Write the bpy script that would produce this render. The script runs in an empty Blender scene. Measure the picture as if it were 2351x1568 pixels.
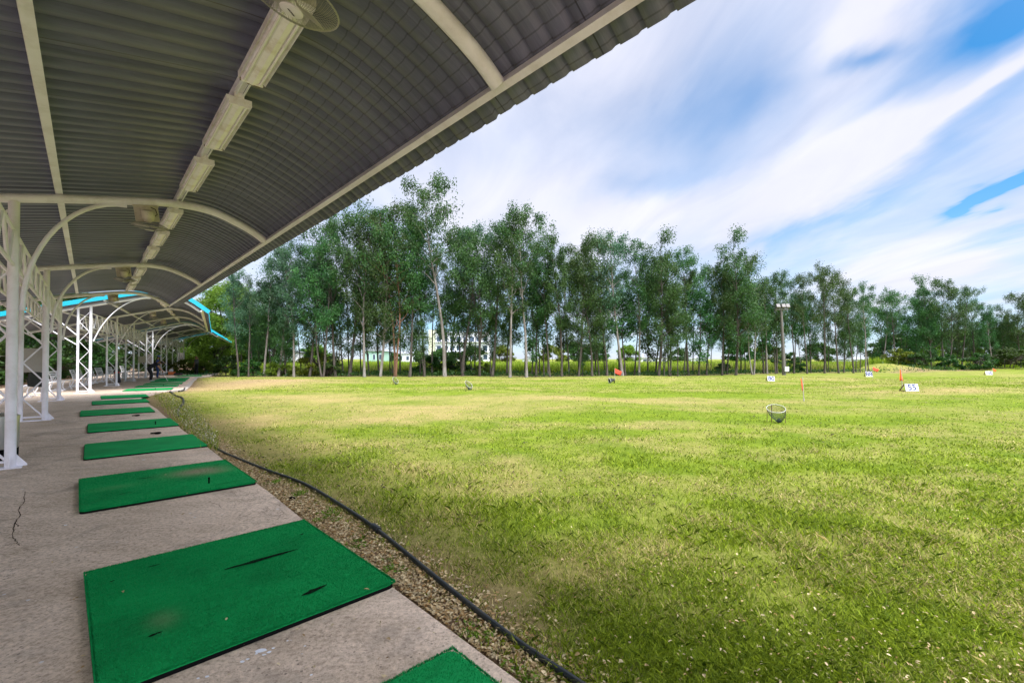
import bpy, math, random
import numpy as np
from mathutils import Vector, Matrix
from math import radians, sin, cos, pi, atan2, sqrt

# ---------------------------------------------------------------- camera, world, sun, exposure
scene = bpy.context.scene
C = scene.collection
CAMH = 1.45; PITCH = radians(0.8); FPX = 1045.0; SHIFT = 25.4 / 2351
cam_data = bpy.data.cameras.new("camera")
cam_data.sensor_width = 36; cam_data.lens = 16.0; cam_data.shift_y = SHIFT
cam_data.clip_start = 0.05; cam_data.clip_end = 6000
cam = bpy.data.objects.new("camera", cam_data); C.objects.link(cam)
cam.location = (0, 0, CAMH); cam.rotation_euler = (pi / 2 + PITCH, 0, 0)
scene.camera = cam
scene.view_settings.view_transform = 'Standard'
scene.view_settings.look = 'None'
scene.view_settings.exposure = 2.0
scene.view_settings.gamma = 1.0
scene.render.resolution_x = 1024; scene.render.resolution_y = 682

SUN_EL = radians(56); SUN_AZ = radians(140)        # azimuth measured from +Y towards +X
sun_data = bpy.data.lights.new("sun", 'SUN'); sun_data.energy = 1.05
sun_data.angle = radians(16); sun_data.color = (1.0, 0.965, 0.95)
sun = bpy.data.objects.new("sun", sun_data); C.objects.link(sun)
sdir = Vector((sin(SUN_AZ) * cos(SUN_EL), cos(SUN_AZ) * cos(SUN_EL), sin(SUN_EL)))
sun.rotation_euler = sdir.to_track_quat('Z', 'Y').to_euler()
sun.location = sdir * 100

def ray(px, py):
    """direction through a pixel of the 2351x1568 photograph"""
    dx = (px - 1175.5) / FPX; dy = (784 + SHIFT * 2351 - py) / FPX
    return Vector((dx, cos(PITCH) - dy * sin(PITCH), sin(PITCH) + dy * cos(PITCH)))
def gp(px, py, z=0.0):
    d = ray(px, py); t = (z - CAMH) / d.z
    return Vector((d.x * t, d.y * t, z))
def atz(px, py, Z):
    d = ray(px, py); t = Z / d.y
    return Vector((d.x * t, Z, CAMH + d.z * t))

class NT:
    """tiny node-tree helper"""
    def __init__(s, nt): s.nt = nt; s.n = nt.nodes; s.l = nt.links
    def new(s, t, **kw):
        n = s.n.new(t)
        for k, v in kw.items(): setattr(n, k, v)
        return n
    def set(s, sock, v):
        if isinstance(v, bpy.types.NodeSocket): s.l.new(v, sock)
        elif isinstance(v, (tuple, list, Vector)):
            v = tuple(v)
            sock.default_value = v + (1,) if (len(v) == 3 and sock.type == 'RGBA') else v
        else: sock.default_value = v
    def math(s, op, a, b=None, c=None, clamp=False):
        n = s.new('ShaderNodeMath', operation=op); n.use_clamp = clamp
        s.set(n.inputs[0], a)
        if b is not None: s.set(n.inputs[1], b)
        if c is not None: s.set(n.inputs[2], c)
        return n.outputs[0]
    def vec(s, op, a, b=None, out=0):
        n = s.new('ShaderNodeVectorMath', operation=op); s.set(n.inputs[0], a)
        if b is not None: s.set(n.inputs[1], b)
        return n.outputs['Value'] if op == 'DOT_PRODUCT' else n.outputs[0]
    def mix(s, f, a, b, mode='MIX'):
        n = s.new('ShaderNodeMix', data_type='RGBA', blend_type=mode)
        s.set(n.inputs[0], f); s.set(n.inputs[6], a); s.set(n.inputs[7], b); return n.outputs[2]
    def ramp(s, f, stops, interp='LINEAR'):
        n = s.new('ShaderNodeValToRGB'); s.set(n.inputs[0], f); cr = n.color_ramp; cr.interpolation = interp
        while len(cr.elements) < len(stops): cr.elements.new(0.5)
        for e, (p, c) in zip(cr.elements, stops):
            e.position = p; e.color = (c, c, c, 1) if isinstance(c, (int, float)) else tuple(c) + (1,)
        return n.outputs[0]
    def noise(s, vec, scale, detail=4, rough=0.55, dist=0.0):
        n = s.new('ShaderNodeTexNoise'); s.set(n.inputs['Vector'], vec)
        n.inputs['Scale'].default_value = scale; n.inputs['Detail'].default_value = detail
        n.inputs['Roughness'].default_value = rough; n.inputs['Distortion'].default_value = dist
        return n.outputs[0]
    def mapping(s, vec, loc=(0, 0, 0), rot=(0, 0, 0), sc=(1, 1, 1)):
        n = s.new('ShaderNodeMapping'); s.set(n.inputs[0], vec)
        n.inputs[1].default_value = loc; n.inputs[2].default_value = rot; n.inputs[3].default_value = sc
        return n.outputs[0]

world = bpy.data.worlds.new("World"); scene.world = world; world.use_nodes = True
def build_world():
    t = NT(world.node_tree); t.n.clear()
    out = t.new('ShaderNodeOutputWorld'); bg = t.new('ShaderNodeBackground')
    sky = t.new('ShaderNodeTexSky', sky_type='NISHITA'); sky.sun_disc = False
    sky.sun_elevation = SUN_EL; sky.sun_rotation = SUN_AZ
    sky.air_density = 1.0; sky.dust_density = 0.3; sky.ozone_density = 2.5
    co = t.new('ShaderNodeTexCoord').outputs['Generated']
    d = t.vec('NORMALIZE', co)
    sep = t.new('ShaderNodeSeparateXYZ'); t.set(sep.inputs[0], d)
    z = t.math('ADD', t.math('MAXIMUM', sep.outputs[2], 0.0), 0.12)
    cmb = t.new('ShaderNodeCombineXYZ')
    t.set(cmb.inputs[0], t.math('DIVIDE', sep.outputs[0], z)); t.set(cmb.inputs[1], t.math('DIVIDE', sep.outputs[1], z))
    p = cmb.outputs[0]
    # cirrus sheet seen in the sky plane, drawn out along one wind direction
    streak = t.mapping(p, rot=(0, 0, radians(48)), sc=(1.0, 0.55, 1))
    warp = t.noise(streak, 0.9, 3, 0.5)
    wv = t.vec('ADD', streak, t.math('MULTIPLY', warp, 0.8))
    n1 = t.noise(wv, 0.95, 6, 0.5, 0.6)
    n2 = t.noise(t.mapping(p, loc=(3, 7, 0), rot=(0, 0, radians(52)), sc=(1.0, 0.38, 1)), 2.3, 7, 0.55, 0.9)
    base = t.math('ADD', t.math('MULTIPLY', n1, 0.75), t.math('MULTIPLY', n2, 0.25))
    cover = t.math('MULTIPLY_ADD', base, 1.35, 0.06)
    # openings in the cloud sheet: (pixel x, pixel y, angle, half width, half height, how open)
    holes = [(2300, 60, -18, 230, 105, 1.05), (1700, 150, -20, 210, 120, .40), (1560, 300, -12, 210, 90, .26),
             (1940, 152, 4, 62, 18, .6), (2285, 432, -27, 80, 15, 2.3), (2230, 300, -26, 190, 40, .42),
             (1480, 420, -8, 200, 40, .36), (1900, 520, -22, 200, 26, .3), (2330, 560, -8, 90, 40, .3),
             (1330, 240, 0, 140, 60, .12), (2020, 250, -30, 90, 30, .22)]
    fills = [(2000, 330, -28, 330, 95, .55), (1960, 60, -35, 120, 90, .5), (1350, 470, 0, 330, 90, .35), (2150, 600, -20, 260, 60, .3),
             (2290, 190, -25, 160, 35, .5), (1330, 130, -20, 200, 90, .2)]
    wn = t.new('ShaderNodeTexNoise'); t.set(wn.inputs['Vector'], t.mapping(p, rot=(0, 0, radians(50)), sc=(1, .45, 1))); wn.inputs['Scale'].default_value = 2.2; wn.inputs['Detail'].default_value = 5
    wrp = t.new('ShaderNodeVectorMath', operation='MULTIPLY_ADD'); t.set(wrp.inputs[0], wn.outputs['Color']); wrp.inputs[1].default_value = (.30, .12, .16); wrp.inputs[2].default_value = (-.15, -.06, -.08)
    d2 = t.vec('ADD', d, wrp.outputs[0])
    for sgn, lst in ((-1, holes), (1, fills)):
        for (px, py, ang, sx, sy, amt) in lst:
            c = ray(px, py).normalized()
            rt = Vector((0, 0, 1)).cross(c).normalized() * -1; up = rt.cross(c) * 1
            if up.z < 0: up = -up
            a = radians(-ang); e1 = rt * cos(a) + up * sin(a); e2 = -rt * sin(a) + up * cos(a)
            k = ray(px, py).length
            dc = t.vec('DOT_PRODUCT', d2, tuple(c))
            x = t.math('DIVIDE', t.vec('DOT_PRODUCT', d2, tuple(e1)), dc)
            y = t.math('ADD', t.math('DIVIDE', t.vec('DOT_PRODUCT', d2, tuple(e2)), dc), t.math('MULTIPLY_ADD', n2, 0.05 * min(1, sy / 50), -0.025 * min(1, sy / 50)))
            X = t.math('DIVIDE', x, sx / FPX / k); Y = t.math('DIVIDE', y, sy / FPX / k)
            r2 = t.math('ADD', t.math('MULTIPLY', X, X), t.math('MULTIPLY', Y, Y))
            g = t.math('MULTIPLY', t.math('POWER', 2.718, t.math('MULTIPLY', r2, -1)), t.math('GREATER_THAN', dc, 0.2))
            cover = t.math('MULTIPLY_ADD', g, sgn * amt, cover)
    cover = t.math('SMOOTH_MIN', t.math('MAXIMUM', cover, 0.03), 1.0, 0.15)
    hz = t.math('POWER', t.math('SUBTRACT', 1.0, t.math('MAXIMUM', sep.outputs[2], 0.0)), 6.0)
    cover = t.math('MAXIMUM', cover, t.math('MULTIPLY', hz, 0.93))
    skyc = t.mix(1.0, sky.outputs[0], (0.006, 0.038, 0.053), 'MULTIPLY')
    cl = t.mix(t.math('MULTIPLY_ADD', n2, 1.5, -0.3, clamp=True), (0.195, 0.200, 0.238), (0.268, 0.270, 0.300))
    col = t.mix(cover, skyc, cl)
    # broad fill glow added to the sky around the sun, unseen behind the camera
    sd = t.math('MAXIMUM', t.vec('DOT_PRODUCT', d, tuple(sdir)), 0.0)
    col = t.mix(1.0, col, t.mix(t.math('POWER', sd, 5.0), (0, 0, 0), (1.65, 1.55, 1.65)), 'ADD')
    t.set(bg.inputs[0], col); bg.inputs[1].default_value = 1.0
    t.l.new(bg.outputs[0], out.inputs[0])
build_world()

rnd = random.Random(7)
R = np.random.RandomState(11)

# ---------------------------------------------------------------- helpers
def prop(o, label=None, cat=None, group=None, kind=None):
    if label: o['label'] = label
    if cat: o['category'] = cat
    if group: o['group'] = group
    if kind: o['kind'] = kind
    return o
def empty(name, loc=(0, 0, 0), rz=0.0, **kw):
    o = bpy.data.objects.new(name, None); C.objects.link(o); o.location = loc; o.rotation_euler = (0, 0, rz)
    o.empty_display_size = 0.2
    return prop(o, **kw)
def link(name, me, mat=None, parent=None, smooth=False, **kw):
    if mat is not None and len(me.materials) == 0:
        for m in (mat if isinstance(mat, (list, tuple)) else [mat]): me.materials.append(m)
    if smooth: me.polygons.foreach_set('use_smooth', [True] * len(me.polygons))
    o = bpy.data.objects.new(name, me); C.objects.link(o)
    if parent: o.parent = parent
    return prop(o, **kw)
def copy_tree(o, parent=None):
    c = o.copy(); C.objects.link(c)
    if parent: c.parent = parent
    for ch in list(o.children): copy_tree(ch, c)
    return c
def mesh_np(name, v, f, attrs=None, uv=None):
    """v (N,3), f (M,k) arrays -> mesh"""
    me = bpy.data.meshes.new(name); k = f.shape[1]
    me.vertices.add(len(v)); me.vertices.foreach_set('co', np.ascontiguousarray(v, dtype=np.float32).ravel())
    me.loops.add(f.size); me.loops.foreach_set('vertex_index', np.ascontiguousarray(f, dtype=np.int32).ravel())
    me.polygons.add(len(f)); me.polygons.foreach_set('loop_start', np.arange(0, f.size, k, dtype=np.int32))
    me.polygons.foreach_set('loop_total', np.full(len(f), k, dtype=np.int32))
    me.update(calc_edges=True)
    if attrs:
        for n, a in attrs.items():
            at = me.attributes.new(n, 'FLOAT', 'POINT'); at.data.foreach_set('value', np.ascontiguousarray(a, dtype=np.float32))
    if uv is not None:
        l = me.uv_layers.new(name='uv'); l.data.foreach_set('uv', np.ascontiguousarray(uv[f.ravel()], dtype=np.float32).ravel())
    return me

class MB:
    def __init__(s): s.v = []; s.f = []
    def add(s, vs, fs):
        b = len(s.v); s.v += [tuple(x) for x in vs]; s.f += [tuple(b + i for i in f) for f in fs]
    def box(s, c, size, rot=None):
        c = Vector(c); hx, hy, hz = size[0] / 2, size[1] / 2, size[2] / 2
        m = rot if rot is not None else Matrix.Identity(3)
        vs = [c + m @ Vector((x * hx, y * hy, z * hz)) for x in (-1, 1) for y in (-1, 1) for z in (-1, 1)]
        s.add(vs, [(0, 1, 3, 2), (4, 6, 7, 5), (0, 4, 5, 1), (2, 3, 7, 6), (0, 2, 6, 4), (1, 5, 7, 3)])
    def tube(s, pts, r, n=10, cap=True, up=None):
        pts = [Vector(p) for p in pts]; k = len(pts)
        rr = r if isinstance(r, (list, tuple)) else [r] * k
        rings = []; prev = None
        for i, p in enumerate(pts):
            t = (pts[min(i + 1, k - 1)] - pts[max(i - 1, 0)]).normalized()
            if prev is None:
                a = Vector(up) if up else (Vector((0, 0, 1)) if abs(t.z) < 0.9 else Vector((1, 0, 0)))
                a = (a - t * a.dot(t)).normalized()
            else: a = (prev - t * prev.dot(t)).normalized()
            prev = a; b = t.cross(a)
            rings.append([p + (a * cos(2 * pi * j / n) + b * sin(2 * pi * j / n)) * rr[i] for j in range(n)])
        vs = [q for ring in rings for q in ring]; fs = []
        for i in range(k - 1):
            for j in range(n):
                j2 = (j + 1) % n; fs.append((i * n + j, i * n + j2, (i + 1) * n + j2, (i + 1) * n + j))
        if cap: fs.append(tuple(range(n - 1, -1, -1))); fs.append(tuple((k - 1) * n + j for j in range(n)))
        s.add(vs, fs)
    def bar(s, a, b, w, h, up=(0, 0, 1)):
        """rectangular bar from a to b; w across, h along up"""
        a = Vector(a); b = Vector(b); t = (b - a).normalized(); u = Vector(up); u = (u - t * u.dot(t))
        if u.length < 1e-4: u = Vector((1, 0, 0)) - t * t.x
        u.normalize(); sd = t.cross(u)
        vs = [p + sd * (x * w / 2) + u * (y * h / 2) for p in (a, b) for x, y in ((-1, -1), (1, -1), (1, 1), (-1, 1))]
        s.add(vs, [(0, 1, 2, 3), (7, 6, 5, 4), (0, 4, 5, 1), (1, 5, 6, 2), (2, 6, 7, 3), (3, 7, 4, 0)])
    def lathe(s, prof, n=20, c=(0, 0, 0), cap=True, M=None):
        vs = []; c = Vector(c); M = M or Matrix.Identity(3)
        for (r, z) in prof:
            for j in range(n): vs.append(c + M @ Vector((r * cos(2 * pi * j / n), r * sin(2 * pi * j / n), z)))
        fs = [(i * n + j, i * n + (j + 1) % n, (i + 1) * n + (j + 1) % n, (i + 1) * n + j) for i in range(len(prof) - 1) for j in range(n)]
        if cap: fs.append(tuple(range(n - 1, -1, -1))); fs.append(tuple((len(prof) - 1) * n + j for j in range(n)))
        s.add(vs, fs)
    def mesh(s, name):
        me = bpy.data.meshes.new(name); me.from_pydata(s.v, [], s.f); me.update(); return me
    def build(s, name, mat, parent=None, smooth=False, bevel=0, **kw):
        o = link(name, s.mesh(name), mat, parent, smooth, **kw)
        if bevel:
            m = o.modifiers.new('bevel', 'BEVEL'); m.width = bevel; m.segments = 2; m.limit_method = 'ANGLE'
        if smooth:
            me = o.data
            try: me.set_sharp_from_angle(angle=radians(38))
            except Exception: pass
        return o

# value noise, vectorised
_perm = np.random.RandomState(3).rand(256, 256)
def vnoise(x, y):
    xi = np.floor(x).astype(int); yi = np.floor(y).astype(int); fx = x - xi; fy = y - yi
    fx = fx * fx * (3 - 2 * fx); fy = fy * fy * (3 - 2 * fy)
    g = lambda a, b: _perm[a & 255, b & 255]
    return (g(xi, yi) * (1 - fx) + g(xi + 1, yi) * fx) * (1 - fy) + (g(xi, yi + 1) * (1 - fx) + g(xi + 1, yi + 1) * fx) * fy
def fbm(x, y, o=4):
    s = 0; a = 0.5; t = 0
    for i in range(o): s = s + a * vnoise(x * 2 ** i + 17 * i, y * 2 ** i + 31 * i); t += a; a *= 0.5
    return s / t

# ---------------------------------------------------------------- materials
def mat(name, color=(0.5, 0.5, 0.5), rough=0.6, metal=0.0, spec=0.5, var=0.12, vscale=6.0, bump=0.0, bscale=40.0, dirt=None, dirt_amt=0.5, dscale=2.5, coords='Object', transl=0.0):
    m = bpy.data.materials.new(name); m.use_nodes = True; t = NT(m.node_tree)
    b = m.node_tree.nodes['Principled BSDF']; co = t.new('ShaderNodeTexCoord').outputs[coords]
    n = t.noise(co, vscale, 5, 0.6)
    col = t.mix(t.math('MULTIPLY_ADD', n, 1.6, -0.3, clamp=True), tuple(c * (1 - var) for c in color), tuple(min(1, c * (1 + var)) for c in color))
    if dirt:
        dn = t.ramp(t.noise(co, dscale, 8, 0.68), [(0.45, 0.0), (0.72, 1.0)])
        col = t.mix(t.math('MULTIPLY', dn, dirt_amt), col, dirt)
    t.set(b.inputs['Base Color'], col); b.inputs['Roughness'].default_value = rough
    b.inputs['Metallic'].default_value = metal; b.inputs['Specular IOR Level'].default_value = spec
    if bump:
        bn = t.new('ShaderNodeBump'); bn.inputs['Strength'].default_value = bump; bn.inputs['Distance'].default_value = 0.01
        t.set(bn.inputs['Height'], t.noise(co, bscale, 6, 0.65)); t.l.new(bn.outputs[0], b.inputs['Normal'])
    if transl:
        tr = t.new('ShaderNodeBsdfTranslucent'); t.set(tr.inputs[0], col); mx = t.new('ShaderNodeMixShader'); mx.inputs[0].default_value = transl
        t.l.new(b.outputs[0], mx.inputs[1]); t.l.new(tr.outputs[0], mx.inputs[2])
        t.l.new(mx.outputs[0], m.node_tree.nodes['Material Output'].inputs[0])
    return m

M = {}
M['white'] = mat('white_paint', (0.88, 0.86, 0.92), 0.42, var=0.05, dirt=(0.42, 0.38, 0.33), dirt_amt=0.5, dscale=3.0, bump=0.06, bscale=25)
M['whiteB'] = mat('fresh_white_paint', (0.82, 0.83, 0.86), 0.4, var=0.05, dirt=(0.42, 0.40, 0.36), dirt_amt=0.3, dscale=3.0)
M['benchwhite'] = mat('bench_white_paint', (0.86, 0.87, 0.88), 0.45, var=0.05)
M['cyan'] = mat('cyan_painted_steel', (0.0, 0.33, 0.43), 0.4, var=0.1)
M['rubber'] = mat('black_rubber', (0.004, 0.004, 0.004), 0.9, spec=0.08, var=0.3, bump=0.3)
M['crackfill'] = mat('crack_dirt', (0.07, 0.055, 0.04), 0.95, spec=0.05)
M['tear'] = mat('torn_turf_backing', (0.004, 0.004, 0.004), 0.95, spec=0.03)
M['hose'] = mat('hose_plastic', (0.010, 0.015, 0.018), 0.42, var=0.35, vscale=9, dirt=(0.08, 0.07, 0.05), dirt_amt=0.35, dscale=7)
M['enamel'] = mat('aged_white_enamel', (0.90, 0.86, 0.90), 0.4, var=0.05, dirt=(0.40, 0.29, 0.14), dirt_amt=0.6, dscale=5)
M['tube'] = mat('fluorescent_tube_glass', (0.85, 0.85, 0.8), 0.2, var=0.03)
M['rust'] = mat('rusty_grime', (0.16, 0.10, 0.05), 0.85, var=0.4)
M['fanplastic'] = mat('yellowed_fan_plastic', (0.62, 0.57, 0.48), 0.4, var=0.08, dirt=(0.2, 0.16, 0.1), dirt_amt=0.5, dscale=12)
M['fanwhite'] = mat('fan_hub_plastic', (0.72, 0.70, 0.69), 0.35, var=0.04)
M['wire'] = mat('galvanised_wire', (0.42, 0.40, 0.36), 0.4, 0.6, var=0.2)
M['blade'] = mat('fan_blade_plastic', (0.55, 0.52, 0.46), 0.3, var=0.05)
M['dark'] = mat('dark_cable', (0.02, 0.02, 0.02), 0.6)
M['ink'] = mat('navy_sign_paint', (0.008, 0.022, 0.12), 0.5, var=0.15)
M['signwhite'] = mat('sign_board_white', (0.74, 0.77, 0.82), 0.5, var=0.05, dirt=(0.45, 0.42, 0.36), dirt_amt=0.35, dscale=8)
M['wood'] = mat('weathered_wood', (0.2, 0.13, 0.08), 0.8, var=0.3)
M['orange'] = mat('orange_flag_cloth', (0.95, 0.17, 0.02), 0.8, var=0.1, transl=0.35)
M['coral'] = mat('coral_flag_cloth', (0.92, 0.12, 0.06), 0.8, var=0.1, transl=0.35)
M['pole'] = mat('flag_pole_paint', (0.42, 0.38, 0.33), 0.6, var=0.3)
M['ring'] = mat('grey_plastic_pipe', (0.55, 0.57, 0.56), 0.4, var=0.1)
M['net'] = mat('green_black_netting', (0.012, 0.03, 0.022), 0.8)
M['netpole'] = mat('rusty_rod', (0.10, 0.05, 0.03), 0.8, var=0.3)
M['conpole'] = mat('concrete_pole', (0.13, 0.12, 0.105), 0.85, var=0.2, vscale=3)
M['board'] = mat('grey_board', (0.36, 0.34, 0.30), 0.6, var=0.08)
M['noticeboard'] = mat('beige_notice_board', (0.42, 0.39, 0.29), 0.6, var=0.1)
M['cloth'] = mat('dark_canvas', (0.03, 0.036, 0.03), 0.85, var=0.3, bump=0.4)
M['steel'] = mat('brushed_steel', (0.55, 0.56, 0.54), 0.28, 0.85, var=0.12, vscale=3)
M['bagred'] = mat('red_vinyl', (0.55, 0.02, 0.02), 0.4)
M['bagblack'] = mat('black_vinyl', (0.012, 0.012, 0.014), 0.5)
M['skin'] = mat('skin', (0.38, 0.19, 0.11), 0.55, var=0.06)
M['shirtnavy'] = mat('navy_black_shirt', (0.010, 0.011, 0.020), 0.85)
M['trouser'] = mat('black_trousers', (0.008, 0.008, 0.010), 0.85)
M['bluecloth'] = mat('blue_shirt', (0.05, 0.09, 0.32), 0.85)
M['jeans'] = mat('blue_jeans', (0.02, 0.05, 0.16), 0.9)
M['greyshirt'] = mat('grey_shirt', (0.10, 0.10, 0.11), 0.9)
M['cap'] = mat('striped_cap_cloth', (0.10, 0.14, 0.42), 0.8, var=0.3)
M['lamphead'] = mat('floodlight_housing', (0.16, 0.15, 0.14), 0.5)
M['shoe'] = mat('shoe_leather', (0.02, 0.02, 0.02), 0.4)
M['shoewhite'] = mat('white_shoe', (0.6, 0.6, 0.6), 0.5)
M['hair'] = mat('black_hair', (0.01, 0.008, 0.007), 0.6)
M['teal'] = mat('teal_plastic', (0.01, 0.20, 0.13), 0.45)
M['bucket'] = mat('white_bucket', (0.62, 0.66, 0.64), 0.45)
M['orangebox'] = mat('orange_red_plastic', (0.55, 0.14, 0.03), 0.5)
M['houseteal'] = mat('pale_green_wall', (0.33, 0.52, 0.44), 0.8, var=0.05)
M['housewhite'] = mat('white_wall', (0.72, 0.76, 0.80), 0.8, var=0.05)
M['roofgrey'] = mat('grey_roof', (0.30, 0.33, 0.36), 0.6, var=0.1)
M['roofdark'] = mat('dark_roof', (0.08, 0.09, 0.10), 0.6, var=0.1)
M['pane'] = mat('window_glass', (0.06, 0.09, 0.13), 0.12)
M['creamwall'] = mat('cream_wall', (0.62, 0.64, 0.48), 0.8, var=0.05)

def mat_roof_under():
    m = bpy.data.materials.new('galvanised_roof_sheet'); m.use_nodes = True; t = NT(m.node_tree); b = m.node_tree.nodes['Principled BSDF']
    uv = t.new('ShaderNodeUVMap', uv_map='uv').outputs[0]
    sep = t.new('ShaderNodeSeparateXYZ'); t.set(sep.inputs[0], uv)
    u, v = sep.outputs[0], sep.outputs[1]                 # metres along the tee line / along the sheet
    n = t.noise(t.mapping(uv, sc=(3.0, 0.7, 1)), 1.2, 6, 0.65)
    fine = t.noise(t.mapping(uv, sc=(90, 3, 1)), 1.0, 3, 0.6)
    sheet = t.new('ShaderNodeTexWhiteNoise', noise_dimensions='1D'); t.set(sheet.inputs['W'], t.math('FLOOR', t.math('DIVIDE', u, 1.0)))
    f = t.math('ADD', t.math('MULTIPLY', n, 0.55), t.math('ADD', t.math('MULTIPLY', fine, 0.3), t.math('MULTIPLY', sheet.outputs[0], 0.16)))
    col = t.ramp(f, [(0.25, (0.070, 0.078, 0.112)), (0.5, (0.135, 0.145, 0.205)), (0.8, (0.235, 0.248, 0.33))])
    # cross crimps pressed into the bent part of each sheet
    cr = t.math('FRACT', t.math('DIVIDE', v, 0.105)); line = t.math('LESS_THAN', t.math('ABSOLUTE', t.math('SUBTRACT', cr, 0.5)), 0.05)
    on = t.math('GREATER_THAN', v, 5.05); line = t.math('MULTIPLY', line, on)
    bl = t.math('MULTIPLY', t.math('SUBTRACT', 1.0, t.math('ABSOLUTE', t.math('MULTIPLY_ADD', cr, 2.0, -1.0))), on)
    col = t.mix(t.math('MULTIPLY', line, 0.45), col, (0.03, 0.03, 0.028))
    lap = t.math('LESS_THAN', t.math('FRACT', t.math('ADD', u, 0.14)), 0.012); col = t.mix(t.math('MULTIPLY', lap, 0.7), col, (0.02, 0.02, 0.02))
    col = t.mix(t.ramp(t.noise(uv, 2.3, 8, 0.8), [(0.66, 0.0), (0.74, 0.55)]), col, (0.05, 0.04, 0.03))
    t.set(b.inputs['Base Color'], col); b.inputs['Metallic'].default_value = 0.12
    t.set(b.inputs['Roughness'], t.math('MULTIPLY_ADD', n, 0.25, 0.30))
    bn = t.new('ShaderNodeBump'); bn.inputs['Strength'].default_value = 0.08; bn.inputs['Distance'].default_value = 0.012
    t.set(bn.inputs['Height'], t.math('POWER', bl, 0.5)); t.l.new(bn.outputs[0], b.inputs['Normal'])
    return m
M['roofunder'] = mat_roof_under()

def mat_turf(name, wear):
    m = bpy.data.materials.new(name); m.use_nodes = True; t = NT(m.node_tree); b = m.node_tree.nodes['Principled BSDF']
    co = t.new('ShaderNodeTexCoord').outputs['Object']
    n = t.noise(co, 2.0, 5, 0.6); f = t.noise(co, 260.0, 3, 0.7); g = t.noise(t.mapping(co, sc=(1, 5, 1)), 9.0, 4, 0.6)
    col = t.ramp(t.math('ADD', t.math('MULTIPLY', n, 0.35), t.math('ADD', t.math('MULTIPLY', f, 0.45), t.math('MULTIPLY', g, 0.2))),
                 [(0.28, (0.000, 0.085, 0.022)), (0.5, (0.002, 0.285, 0.070)), (0.72, (0.008, 0.42, 0.11))])
    for (x, y, rx, ry, amt) in wear:
        v = t.vec('MULTIPLY', t.vec('SUBTRACT', co, (x, y, 0)), (1 / rx, 1 / ry, 0))
        r2 = t.vec('DOT_PRODUCT', v, v); w = t.math('MULTIPLY', t.math('POWER', 2.718, t.math('MULTIPLY', r2, -1)), amt)
        col = t.mix(t.math('MULTIPLY', w, t.math('MULTIPLY_ADD', f, 1.2, 0.3), clamp=True), col, (0.30, 0.27, 0.17))
    t.set(b.inputs['Base Color'], col); b.inputs['Roughness'].default_value = 0.85; b.inputs['Specular IOR Level'].default_value = 0.2
    bn = t.new('ShaderNodeBump'); bn.inputs['Strength'].default_value = 0.7; bn.inputs['Distance'].default_value = 0.006
    t.set(bn.inputs['Height'], f); t.l.new(bn.outputs[0], b.inputs['Normal'])
    return m

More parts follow.
